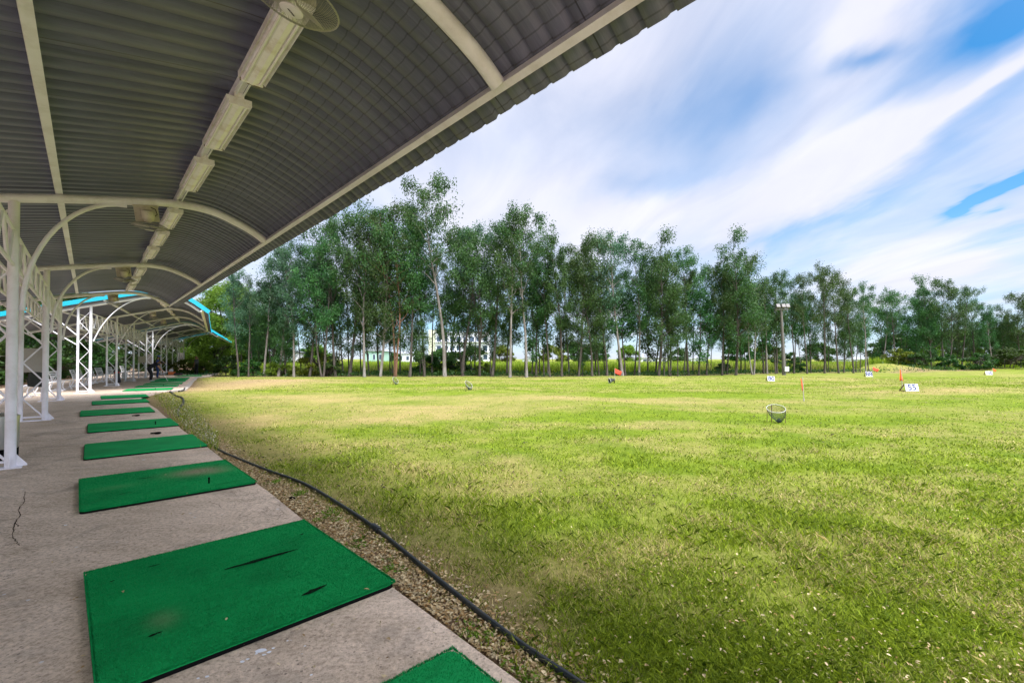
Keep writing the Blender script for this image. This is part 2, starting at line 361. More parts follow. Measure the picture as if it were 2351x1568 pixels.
def mat_concrete():
    m = bpy.data.materials.new('worn_concrete'); m.use_nodes = True; t = NT(m.node_tree); b = m.node_tree.nodes['Principled BSDF']
    co = t.new('ShaderNodeTexCoord').outputs['Object']
    n = t.noise(co, 0.7, 8, 0.62, 0.4); s = t.noise(t.mapping(co, rot=(0, 0, radians(43)), sc=(1, 3, 1)), 2.2, 7, 0.7, 0.3); f = t.noise(co, 34.0, 7, 0.8); ff = t.noise(co, 190.0, 3, 0.7)
    k = t.math('ADD', t.math('ADD', t.math('MULTIPLY', n, 0.34), t.math('MULTIPLY', s, 0.30)), t.math('ADD', t.math('MULTIPLY', f, 0.22), t.math('MULTIPLY', ff, 0.14)))
    col = t.ramp(k, [(0.3, (0.20, 0.15, 0.11)), (0.42, (0.47, 0.375, 0.275)), (0.55, (0.67, 0.55, 0.43)), (0.68, (0.80, 0.70, 0.58))])
    col = t.mix(1.0, col, t.ramp(f, [(0.36, (0.62, 0.60, 0.58)), (0.50, (1, 1, 1)), (0.66, (1.22, 1.22, 1.2))]), 'MULTIPLY')
    st = t.ramp(t.noise(co, 1.3, 7, 0.7, 0.6), [(0.52, 0.0), (0.68, 0.6)]); col = t.mix(st, col, (0.20, 0.175, 0.14))
    sc_ = t.new('ShaderNodeTexVoronoi'); t.set(sc_.inputs['Vector'], t.mapping(co, rot=(0, 0, radians(20)), sc=(1, 2.6, 1))); sc_.inputs['Scale'].default_value = 38
    scc = t.new('ShaderNodeSeparateColor'); t.set(scc.inputs[0], sc_.outputs['Color'])
    col = t.mix(t.math('MULTIPLY', t.math('LESS_THAN', sc_.outputs['Distance'], t.math('MULTIPLY', scc.outputs[1], 0.28)), t.math('MULTIPLY', t.math('GREATER_THAN', scc.outputs[0], 0.55), 0.6)), col, (0.12, 0.095, 0.075))
    # dark pits and pale paint flecks
    pit = t.new('ShaderNodeTexVoronoi'); t.set(pit.inputs['Vector'], t.mapping(co, sc=(1, 1, 1))); pit.inputs['Scale'].default_value = 26
    pm = t.math('MULTIPLY', t.math('LESS_THAN', pit.outputs['Distance'], 0.17), t.ramp(t.noise(co, 1.7, 4, 0.6), [(0.42, 0.0), (0.6, 0.9)]))
    col = t.mix(t.math('MULTIPLY', pm, 0.75), col, (0.09, 0.075, 0.06))
    fl = t.new('ShaderNodeTexVoronoi'); t.set(fl.inputs['Vector'], t.vec('ADD', co, t.math('MULTIPLY', f, 0.03))); fl.inputs['Scale'].default_value = 9
    sepc = t.new('ShaderNodeSeparateColor'); t.set(sepc.inputs[0], fl.outputs['Color'])
    fm = t.math('MULTIPLY', t.math('LESS_THAN', fl.outputs['Distance'], t.math('MULTIPLY', sepc.outputs[1], 0.13)), t.math('GREATER_THAN', sepc.outputs[0], 0.72))
    col = t.mix(t.math('MULTIPLY', fm, 0.8), col, (0.62, 0.63, 0.64))
    cr = t.noise(co, 1.1, 9, 0.72, 0.8); ck = t.math('LESS_THAN', t.math('ABSOLUTE', t.math('SUBTRACT', cr, 0.5)), 0.0022)
    ck = t.math('MULTIPLY', ck, t.math('GREATER_THAN', t.noise(co, 0.55, 2, 0.5), 0.56))
    col = t.mix(t.math('MULTIPLY', ck, 0.8), col, (0.06, 0.05, 0.04))
    t.set(b.inputs['Base Color'], col); b.inputs['Roughness'].default_value = 0.88; b.inputs['Specular IOR Level'].default_value = 0.25
    bn = t.new('ShaderNodeBump'); bn.inputs['Strength'].default_value = 0.8; bn.inputs['Distance'].default_value = 0.008
    t.set(bn.inputs['Height'], t.math('SUBTRACT', t.math('ADD', f, t.math('MULTIPLY', ff, 0.6)), t.math('MULTIPLY', t.math('ADD', ck, pm), 0.5))); t.l.new(bn.outputs[0], b.inputs['Normal'])
    return m
M['concrete'] = mat_concrete()
M['kerb'] = mat('pale_kerb_concrete', (0.46, 0.42, 0.36), 0.9, var=0.15, vscale=8, dirt=(0.16, 0.13, 0.09), dirt_amt=0.6, dscale=4, bump=0.5)

GREEN_D = (0.045, 0.085, 0.008); GREEN_L = (0.16, 0.25, 0.02); STRAW = (0.40, 0.33, 0.13); EARTH = (0.24, 0.15, 0.085)
def mat_ground():
    m = bpy.data.materials.new('turf_ground'); m.use_nodes = True; t = NT(m.node_tree); b = m.node_tree.nodes['Principled BSDF']
    co = t.new('ShaderNodeTexCoord').outputs['Object']; dry = t.new('ShaderNodeAttribute', attribute_name='dry').outputs['Fac']
    n = t.noise(co, 0.8, 8, 0.7); f = t.noise(co, 14.0, 6, 0.75); ff = t.noise(co, 90.0, 4, 0.7)
    g = t.mix(t.math('MULTIPLY_ADD', n, 2.2, -0.6, clamp=True), (0.105, 0.185, 0.010), (0.245, 0.34, 0.022))
    g = t.mix(t.ramp(f, [(0.35, 0.55), (0.6, 0.0)]), g, (0.07, 0.085, 0.012))
    s = t.mix(t.math('MULTIPLY_ADD', f, 2.0, -0.5, clamp=True), (0.29, 0.225, 0.08), (0.47, 0.375, 0.17))
    k = t.math('ADD', dry, t.math('MULTIPLY_ADD', t.math('ADD', n, f), 0.55, -0.55), clamp=True)
    col = t.mix(k, g, s)
    e = t.ramp(t.math('ADD', dry, t.math('MULTIPLY_ADD', f, 0.5, -0.25)), [(0.9, 0.0), (1.15, 1.0)])
    e2 = t.new('ShaderNodeAttribute', attribute_name='earth').outputs['Fac']
    col = t.mix(t.math('MULTIPLY', t.math('ADD', e2, t.math('MULTIPLY_ADD', f, 0.6, -0.3), clamp=True), 1.0, clamp=True), col, t.mix(ff, (0.17, 0.105, 0.055), (0.40, 0.28, 0.19)))
    col = t.mix(t.math('MULTIPLY', t.math('LESS_THAN', ff, 0.4), 0.35), col, (0.05, 0.045, 0.012))
    t.set(b.inputs['Base Color'], col); b.inputs['Roughness'].default_value = 0.95; b.inputs['Specular IOR Level'].default_value = 0.1
    bn = t.new('ShaderNodeBump'); bn.inputs['Strength'].default_value = 0.8; bn.inputs['Distance'].default_value = 0.03
    t.set(bn.inputs['Height'], t.math('ADD', f, ff)); t.l.new(bn.outputs[0], b.inputs['Normal'])
    return m
M['ground'] = mat_ground()
def mat_blades(name, dark, light, straw, transl=0.35):
    m = bpy.data.materials.new(name); m.use_nodes = True; t = NT(m.node_tree); b = m.node_tree.nodes['Principled BSDF']
    rp = t.new('ShaderNodeNewGeometry').outputs['Random Per Island']; dry = t.new('ShaderNodeAttribute', attribute_name='dry').outputs['Fac']
    w = t.new('ShaderNodeTexWhiteNoise', noise_dimensions='1D'); t.set(w.inputs['W'], t.math('MULTIPLY', rp, 977.0))
    col = t.mix(w.outputs[0], dark, light)
    col = t.mix(t.math('MULTIPLY', t.math('SUBTRACT', dry, rp), 5.0, clamp=True), col, t.mix(w.outputs[0], tuple(c * 0.6 for c in straw), tuple(min(1, c * 1.3) for c in straw)))
    t.set(b.inputs['Base Color'], col); b.inputs['Roughness'].default_value = 0.65; b.inputs['Specular IOR Level'].default_value = 0.25
    tr = t.new('ShaderNodeBsdfTranslucent'); t.set(tr.inputs[0], col); mx = t.new('ShaderNodeMixShader'); mx.inputs[0].default_value = transl
    t.l.new(b.outputs[0], mx.inputs[1]); t.l.new(tr.outputs[0], mx.inputs[2]); t.l.new(mx.outputs[0], m.node_tree.nodes['Material Output'].inputs[0])
    return m
M['blades'] = mat_blades('grass_blades', (0.050, 0.11, 0.004), (0.38, 0.49, 0.03), (0.54, 0.45, 0.20))
M['tall'] = mat_blades('tall_grass_blades', (0.12, 0.22, 0.008), (0.34, 0.46, 0.04), (0.42, 0.42, 0.12), 0.45)
M['litter'] = mat_blades('dry_leaves', (0.32, 0.19, 0.065), (0.56, 0.45, 0.25), (0.58, 0.49, 0.30), 0.2)
M['flower'] = mat_blades('weed_flowers', (0.30, 0.33, 0.14), (0.60, 0.57, 0.42), (0.5, 0.45, 0.28), 0.3)

def mat_leaf(name, dark, light, transl=0.35):
    m = bpy.data.materials.new(name); m.use_nodes = True; t = NT(m.node_tree); b = m.node_tree.nodes['Principled BSDF']
    rp = t.new('ShaderNodeNewGeometry').outputs['Random Per Island']; ob = t.new('ShaderNodeObjectInfo')
    n = t.noise(t.new('ShaderNodeTexCoord').outputs['Object'], 0.55, 3, 0.6)
    f = t.math('ADD', t.math('MULTIPLY', rp, 0.5), t.math('MULTIPLY_ADD', n, 1.6, -0.55), clamp=True)
    col = t.mix(f, dark, light)
    hs = t.new('ShaderNodeHueSaturation'); t.set(hs.inputs['Color'], col)
    t.set(hs.inputs['Hue'], t.math('MULTIPLY_ADD', ob.outputs['Random'], 0.06, 0.452)); t.set(hs.inputs['Value'], t.math('MULTIPLY_ADD', ob.outputs['Random'], 0.45, 0.8))
    t.set(b.inputs['Base Color'], hs.outputs[0]); b.inputs['Roughness'].default_value = 0.5; b.inputs['Specular IOR Level'].default_value = 0.35
    tr = t.new('ShaderNodeBsdfTranslucent'); t.set(tr.inputs[0], hs.outputs[0]); mx = t.new('ShaderNodeMixShader'); mx.inputs[0].default_value = transl
    t.l.new(b.outputs[0], mx.inputs[1]); t.l.new(tr.outputs[0], mx.inputs[2]); t.l.new(mx.outputs[0], m.node_tree.nodes['Material Output'].inputs[0])
    return m
M['euc'] = mat_leaf('eucalyptus_leaves', (0.013, 0.066, 0.020), (0.065, 0.17, 0.035))
M['eucblue'] = mat_leaf('eucalyptus_leaves_bluish', (0.028, 0.085, 0.046), (0.09, 0.19, 0.095))
M['broad'] = mat_leaf('broad_leaves', (0.008, 0.045, 0.008), (0.05, 0.14, 0.02))
M['feather'] = mat_leaf('feathery_leaves', (0.06, 0.13, 0.010), (0.17, 0.28, 0.025), 0.45)
M['bushlt'] = mat_leaf('light_bush_leaves', (0.05, 0.12, 0.008), (0.16, 0.28, 0.02), 0.4)
def mat_bark(name, a, b_, c):
    m = bpy.data.materials.new(name); m.use_nodes = True; t = NT(m.node_tree); b = m.node_tree.nodes['Principled BSDF']
    co = t.new('ShaderNodeTexCoord').outputs['Object']; n = t.noise(t.mapping(co, sc=(1, 1, 0.25)), 5.0, 6, 0.7, 0.5); l = t.noise(co, 0.5, 3, 0.6)
    col = t.mix(t.ramp(n, [(0.4, 0.0), (0.62, 1.0)]), a, b_); col = t.mix(t.ramp(l, [(0.45, 0.0), (0.62, 0.8)]), col, c)
    t.set(b.inputs['Base Color'], col); b.inputs['Roughness'].default_value = 0.85
    bn = t.new('ShaderNodeBump'); bn.inputs['Strength'].default_value = 0.6; bn.inputs['Distance'].default_value = 0.03
    t.set(bn.inputs['Height'], n); t.l.new(bn.outputs[0], b.inputs['Normal']); return m
M['barkpale'] = mat_bark('pale_eucalyptus_bark', (0.17, 0.15, 0.13), (0.28, 0.26, 0.24), (0.11, 0.08, 0.06))
M['barkgrey'] = mat_bark('grey_brown_bark', (0.055, 0.045, 0.036), (0.10, 0.085, 0.07), (0.04, 0.03, 0.024))
M['barkred'] = mat_bark('reddish_peeling_bark', (0.19, 0.09, 0.05), (0.24, 0.14, 0.09), (0.12, 0.065, 0.04))

# ---------------------------------------------------------------- lines of the tee: s across (towards the field), u along
class Line:
    def __init__(s, ox, oy, deg):
        s.a = radians(deg); s.o = Vector((ox, oy, 0)); s.u = Vector((-sin(s.a), cos(s.a), 0)); s.v = Vector((cos(s.a), sin(s.a), 0))
    def __call__(s, sv, u, h=0.0): return s.o + s.v * sv + s.u * u + Vector((0, 0, h))
    def inv(s, x, y): return ((x - s.o.x) * s.v.x + (y - s.o.y) * s.v.y, (x - s.o.x) * s.u.x + (y - s.o.y) * s.u.y)
LA = Line(-6.66, 6.06, 42.9)
LB = Line(-17.97, 19.4, 33.1)
LC = Line(-28.9, 36.6, 28.8)

# ---------------------------------------------------------------- ground
EDGE = [(1.75, -0.0), None]
def edge_dist(x, y):
    """signed distance into the field from the front edge of the slab (vectorised)"""
    x = np.asarray(x, float); y = np.asarray(y, float); out = []
    for L, se in ((LA, SE_A), (LB, SE_B), (LC, SE_C)):
        out.append(((x - L.o.x) * L.v.x + (y - L.o.y) * L.v.y) - se)
    uB = (x - LB.o.x) * LB.u.x + (y - LB.o.y) * LB.u.y; uC = (x - LC.o.x) * LC.u.x + (y - LC.o.y) * LC.u.y
    return np.where(uC > -1, out[2], np.where(uB > -1.2, out[1], out[0]))
SE_A, SE_B, SE_C = 2.185, 3.15, 3.6
def terr(x, y):
    x = np.asarray(x, float); y = np.asarray(y, float)
    d = np.sqrt(x * x + y * y); w = np.clip((d - 9) / 25, 0, 1); e = edge_dist(x, y)
    z = -0.05 + w * 0.22 * (fbm(x * 0.09 + 5, y * 0.09 + 9, 3) - 0.5) * 2 + np.clip(e - 0.2, 0, 2) * 0.0
    z += 0.03 * (fbm(x * 0.9 + 3, y * 0.9, 3) - 0.5) * np.clip(e - 0.3, 0, 1)
    ax, ay, bx, by = -3.0, 23.0, 6.5, 8.2; tt = np.clip(((x - ax) * (bx - ax) + (y - ay) * (by - ay)) / ((bx - ax) ** 2 + (by - ay) ** 2), 0, 1)
    dl = np.hypot(x - ax - tt * (bx - ax), y - ay - tt * (by - ay)); z += .13 * np.exp(-(dl / 1.7) ** 2) * np.sin(pi * np.clip(tt, .05, .95))
    # low swell running out from the second shelter
    z += 0.16 * np.exp(-((x + 14) ** 2 / 60 + (y - 27) ** 2 / 40)) * np.clip((e - .5) / 3, 0, 1)
    # the grassy mound at the right end
    sx = np.where(x > 45.8, 4.4, 3.0); z += 1.05 * np.exp(-(((x - 45.8) / sx) ** 2 + ((y - 56.5) / 2.6) ** 2)) + 0.40 * np.exp(-(((x - 62) / 5.5) ** 2 + ((y - 57) / 2.4) ** 2))
    z += 0.30 * np.exp(-(((x - 21) / 7) ** 2 + ((y - 23.5) / 2.2) ** 2)) * 0.4
    z = np.where(e < 0.05, -0.07, z)
    return z
def tz(x, y): return float(terr(np.array([x]), np.array([y]))[0])
def gpt(px, py):
    p = gp(px, py); return Vector((p.x, p.y, tz(p.x, p.y)))
def pxy(x, y):
    """pixel of ground points, used only to lay out where dry patches lie on the field"""
    return 1175.5 + FPX * x / np.maximum(y, .5), 824 + FPX * CAMH / np.maximum(y, .5)
DRY = []
for (px, py, rx, ry, a) in [(640, 876, 3.6, 5.0, 1.0), (520, 890, 2.4, 5.0, .75), (700, 912, 3.2, 1.6, .5), (560, 960, 1.2, 1.8, .5), (760, 960, 2.4, 1.2, .3), (900, 930, 4.0, 1.5, .36), (1300, 915, 6.0, 1.3, .3), (1100, 950, 3.0, 1.0, .30),
                            (2200, 897, 7.0, 1.1, .55), (2020, 888, 3.5, .8, .4), (1850, 872, 7.0, 1.6, .2), (1250, 868, 9, 1.2, .32), (800, 1100, 1.3, .7, .12), (1100, 1060, 1.6, .6, .22), (1350, 1010, 4.0, 1.0, .12),
                            (1960, 905, 3.0, .7, .22), (1700, 940, 2.5, .6, .2), (2000, 1030, 3.5, .7, .15), (650, 1000, .9, .9, .15), (2250, 1250, .8, .5, .2), (1600, 1250, .9, .5, .15),
                            (1500, 905, 3.0, 1.2, -.3), (1700, 900, 5.0, 1.4, -.22), (1350, 955, 2.2, .7, -.30), (1480, 985, 1.8, .35, -.35), (1650, 1060, 2.2, .6, -.25), (1000, 885, 4.0, 1.2, -.25), (1900, 960, 3, .9, -.25), (1300, 1200, 1.2, .6, -.2), (1900, 1500, 1.0, .5, -.12)]:
    p = gp(px, py); DRY.append((p.x, p.y, rx, ry, a))
def dry_at(x, y):
    d = 0.22 + 0.8 * (fbm(x * 0.30 + 40, y * 0.5 + 3, 4) - 0.5) + 0.7 * (fbm(x * 1.7 + 7, y * 1.9 + 70, 3) - 0.5)
    for (cx, cy, rx, ry, a) in DRY:
        wob = 0.5 * (fbm(x * .8 + cx, y * .8, 2) - .5)
        d = d + (a if a > 0 else a * 1.7) * np.exp(-(((x - cx) / rx) ** 2 + ((y - cy) / ry) ** 2) * (1 + wob))
    e = edge_dist(x, y); d = d + 0.35 * np.exp(-np.clip(e, 0, 50) / 0.8)
    return d
def earth_at(x, y):
    e = edge_dist(x, y); n = fbm(x * 2.1 + 9, y * 2.1 + 2, 3)
    uA = (x - LA.o.x) * LA.u.x + (y - LA.o.y) * LA.u.y
    w = 0.34 + 0.1 * n + 0.16 * np.clip((-uA - 2.0) / 2.5, 0, 1.2)
    strip = np.clip(1.25 - e / np.maximum(w, .1), 0, 1) * (e < 1.5)
    bt = np.exp(-((y - (40.5 + np.clip(x - 12, 0, 99) * .36)) / 1.6) ** 2) * 0.75 * n * 1.6
    back = (e < -5) * np.clip(1.2 * n - .35, 0, 1)
    tan = 0.7 * np.exp(-(((x + 15.2) / 3.2) ** 2 + ((y - 27.5) / 5) ** 2)) * n * 1.3 + 0.5 * np.exp(-(((x + 9) / 3.2) ** 2 + ((y - 28.5) / 1.6) ** 2)) * n
    return np.clip(strip + bt + back + tan, 0, 1)
def grid_axis(lo, hi, fine):
    return np.unique(np.concatenate([np.linspace(-1500, lo, 12), fine, np.linspace(hi, 1800, 12)]))
def build_ground():
    xs = grid_axis(-50, 95, np.concatenate([np.arange(-50, -8, .6), np.arange(-8, 12, .16), np.arange(12, 95, .7)]))
    ys = np.unique(np.concatenate([np.linspace(-300, -6, 10), np.arange(-6, 0, .5), np.arange(0, 14, .14), np.arange(14, 75, .5), np.linspace(75, 2500, 24)]))
    X, Y = np.meshgrid(xs, ys, indexing='ij'); x = X.ravel(); y = Y.ravel()
    z = terr(x, y); nx, ny = len(xs), len(ys)
    i, j = np.meshgrid(np.arange(nx - 1), np.arange(ny - 1), indexing='ij'); a = (i * ny + j).ravel()
    f = np.stack([a, a + ny, a + ny + 1, a + 1], 1)
    me = mesh_np('grass_field', np.stack([x, y, z], 1), f, {'dry': dry_at(x, y), 'earth': earth_at(x, y)})
    link('grass_field', me, M['ground'], smooth=True, kind='structure', label='wide mown driving range turf of green and straw patches')
build_ground()

def crv(pts, n=8):
    P = [Vector(p) for p in pts]; P = [2 * P[0] - P[1]] + P + [2 * P[-1] - P[-2]]; out = []
    for i in range(1, len(P) - 2):
        for k in range(n):
            t = k / n; a, b, c, d = P[i - 1], P[i], P[i + 1], P[i + 2]; out.append(0.5 * ((2 * b) + (c - a) * t + (2 * a - 5 * b + 4 * c - d) * t * t + (3 * b - a - 3 * c + d) * t ** 3))
    out.append(P[-2]); return out
def slab():
    mb = MB()
    def poly(pts, z0, z1):
        n = len(pts); vs = [(p.x, p.y, z1) for p in pts] + [(p.x, p.y, z0) for p in pts]
        mb.add(vs, [tuple(range(n))] + [(i, i + n, (i + 1) % n + n, (i + 1) % n) for i in range(n)])
    cA = gp(345, 912)
    pts = [LA(-6.2, -16), LA(SE_A, -16)]
    for k in range(0, 30): pts.append(LA(SE_A + 0.012 * sin(k * 1.7) + 0.01 * sin(k * .6), -15.5 + k * 1.0))
    uA_end = LA.inv(cA.x, cA.y)[1]
    pts = [p for p in pts if LA.inv(p.x, p.y)[1] < uA_end - .3] + [LA(SE_A, uA_end)]
    pts += [LB(2.66, -0.9), LB(SE_B, 0.3)] + [LB(SE_B, u) for u in (6, 12, 17.8)]
    pts += [LC(SE_C, 1.0), LC(SE_C, 10), LC(SE_C + .3, 19.6), LC(0, 20.2), LC(-4.4, 20), LC(-4.4, 1), LB(-4.4, 2)]
    poly(pts, -0.3, 0.0)
    mb.build('concrete_floor', M['concrete'], kind='structure', label='worn brownish concrete tee floor under the shelters')
    # hairline crack and paint drips on the near floor
    fl = bpy.data.objects['concrete_floor']
    for pix, wd in (([(58, 1128), (55, 1150), (44, 1168), (46, 1182), (34, 1200), (29, 1222), (33, 1238), (46, 1252)], .0038), ([(33, 1200), (45, 1208), (60, 1205)], .004), ([(480, 1150), (500, 1158), (508, 1166)], .002), ([(600, 1330), (560, 1322), (548, 1308)], .0)):
        if not wd: continue
        c = MB(); P = crv([gp(x, y, .0025) for x, y in pix], 5); n = len(P); up = []; dn = []
        for i, p in enumerate(P): j = wd * rnd.uniform(.4, 1.2); k = Vector((rnd.uniform(-.006, .006), rnd.uniform(-.006, .006), 0)); up.append(p + k + Vector((j, j * .3, 0))); dn.append(p + k - Vector((j, j * .3, 0)))
        c.add(up + dn, [(i, i + 1, n + i + 1, n + i) for i in range(n - 1)]); c.build('crack', M['crackfill'], fl)
    for (x, y, r) in ((600, 1492, .02), (618, 1496, .009), (606, 1502, .008), (588, 1500, .006), (627, 1487, .007), (569, 1512, .007), (556, 1518, .009), (1075, 1560, .01), (700, 1482, .005), (660, 1470, .005), (150, 1205, .012), (215, 1137, .02), (268, 1133, .015), (330, 1055, .022), (715, 1548, .006), (475, 1552, .007), (455, 1556, .006)):
        q = gp(x, y, .003); c = MB(); n = 9; vs = [(q.x + r * (.7 + .5 * rnd.random()) * cos(2 * pi * i / n) * 1.3, q.y + r * (.7 + .5 * rnd.random()) * sin(2 * pi * i / n), .003) for i in range(n)]
        c.add(vs, [tuple(range(n))]); c.build('paint_drip', M['signwhite'], fl)
    kb = MB(); path = [LB(2.66, -0.9), LB(SE_B, 0.3), LB(SE_B, 6), LB(SE_B, 12), LB(SE_B, 17.8), LC(SE_C, 1.0), LC(SE_C, 10), LC(SE_C + .3, 19.6)]
    for a, b in zip(path[:-1], path[1:]):
        n = max(2, int((b - a).length / 0.9)); sd = Vector((0.9, 0.45, 0)).normalized()
        for i in range(n):
            p = a.lerp(b, i / n) + sd * (.1 + rnd.uniform(-.012, .012)); q = a.lerp(b, (i + 1) / n - 0.012) + sd * (.1 + rnd.uniform(-.012, .012))
            kb.bar(p + Vector((0, 0, -.07)), q + Vector((0, 0, -.07)), 0.2, 0.19)
    kb.build('kerb', M['kerb'], kind='structure', label='pale concrete kerb along the far tee edge')
    pb = MB(); a, b = LB(-9.5, -14), LB(-9.5, 16)
    pb.bar(a + Vector((0, 0, -.045)), b + Vector((0, 0, -.045)), 1.8, 0.06)
    pb.build('path', M['kerb'], kind='structure', label='pale concrete path behind the benches')
slab()

# ---------------------------------------------------------------- shelters
def smooth_profile(pts, n=6):
    out = []; P = [Vector((a, b)) for a, b in pts]; P = [2 * P[0] - P[1]] + P + [2 * P[-1] - P[-2]]
    for i in range(1, len(P) - 2):
        for k in range(n):
            t = k / n; a, b, c, d = P[i - 1], P[i], P[i + 1], P[i + 2]
            out.append(0.5 * ((2 * b) + (c - a) * t + (2 * a - 5 * b + 4 * c - d) * t * t + (3 * b - a - 3 * c + d) * t ** 3))
    out.append(P[-2]); return out
def offset(prof, off, extra=0.0):
    res = []
    for i, p in enumerate(prof):
        t = (prof[min(i + 1, len(prof) - 1)] - prof[max(i - 1, 0)]).normalized(); res.append(p + Vector((-t.y, t.x)) * off)
    t = (prof[-1] - prof[-2]).normalized()
    if extra: res.append(res[-1] + t * extra)
    return res
def h_at(prof, s):
    for a, b in zip(prof[:-1], prof[1:]):
        if a.x <= s <= b.x: return a.y + (b.y - a.y) * (s - a.x) / max(1e-6, b.x - a.x)
    return prof[-1].y

def roof_mesh(L, prof, u0, u1, pitch=0.2, rib=0.035, z=0.0, seed=1):
    us = []; hs = []
    k0 = int(math.floor(u0 / pitch)); k1 = int(math.ceil(u1 / pitch))
    for k in range(k0, k1):
        b = k * pitch
        us += [b, b + pitch * .66, b + pitch * .735, b + pitch * .925]; hs += [0, 0, rib, rib]
    us.append(k1 * pitch); hs.append(0); us = np.array(us); hs = np.array(hs)
    cum = [0]
    for a, b in zip(prof[:-1], prof[1:]): cum.append(cum[-1] + (b - a).length)
    rr = np.random.RandomState(seed); V = []; UV = []
    for i, p in enumerate(prof):
        t = (prof[min(i + 1, len(prof) - 1)] - prof[max(i - 1, 0)]).normalized(); n = Vector((-t.y, t.x))
        ss = p.x + n.x * (hs + z); hh = p.y + n.y * (hs + z)
        if i == len(prof) - 1:                                   # sheets are cut a little unevenly at the eave
            jit = rr.uniform(-.012, .012, 400)[(np.floor(us / (pitch * 5)).astype(int)) % 400]
            ss = ss + t.x * jit; hh = hh + t.y * jit
        V.append(np.stack([L.o.x + L.v.x * ss + L.u.x * us, L.o.y + L.v.y * ss + L.u.y * us, hh], 1)); UV.append(np.stack([us + 50, np.full(len(us), cum[i])], 1))
    V = np.concatenate(V); UV = np.concatenate(UV); n = len(us); m = len(prof)
    i, j = np.meshgrid(np.arange(m - 1), np.arange(n - 1), indexing='ij'); a = (i * n + j).ravel()
    return mesh_np('roof', V, np.stack([a, a + 1, a + n + 1, a + n], 1), uv=UV)

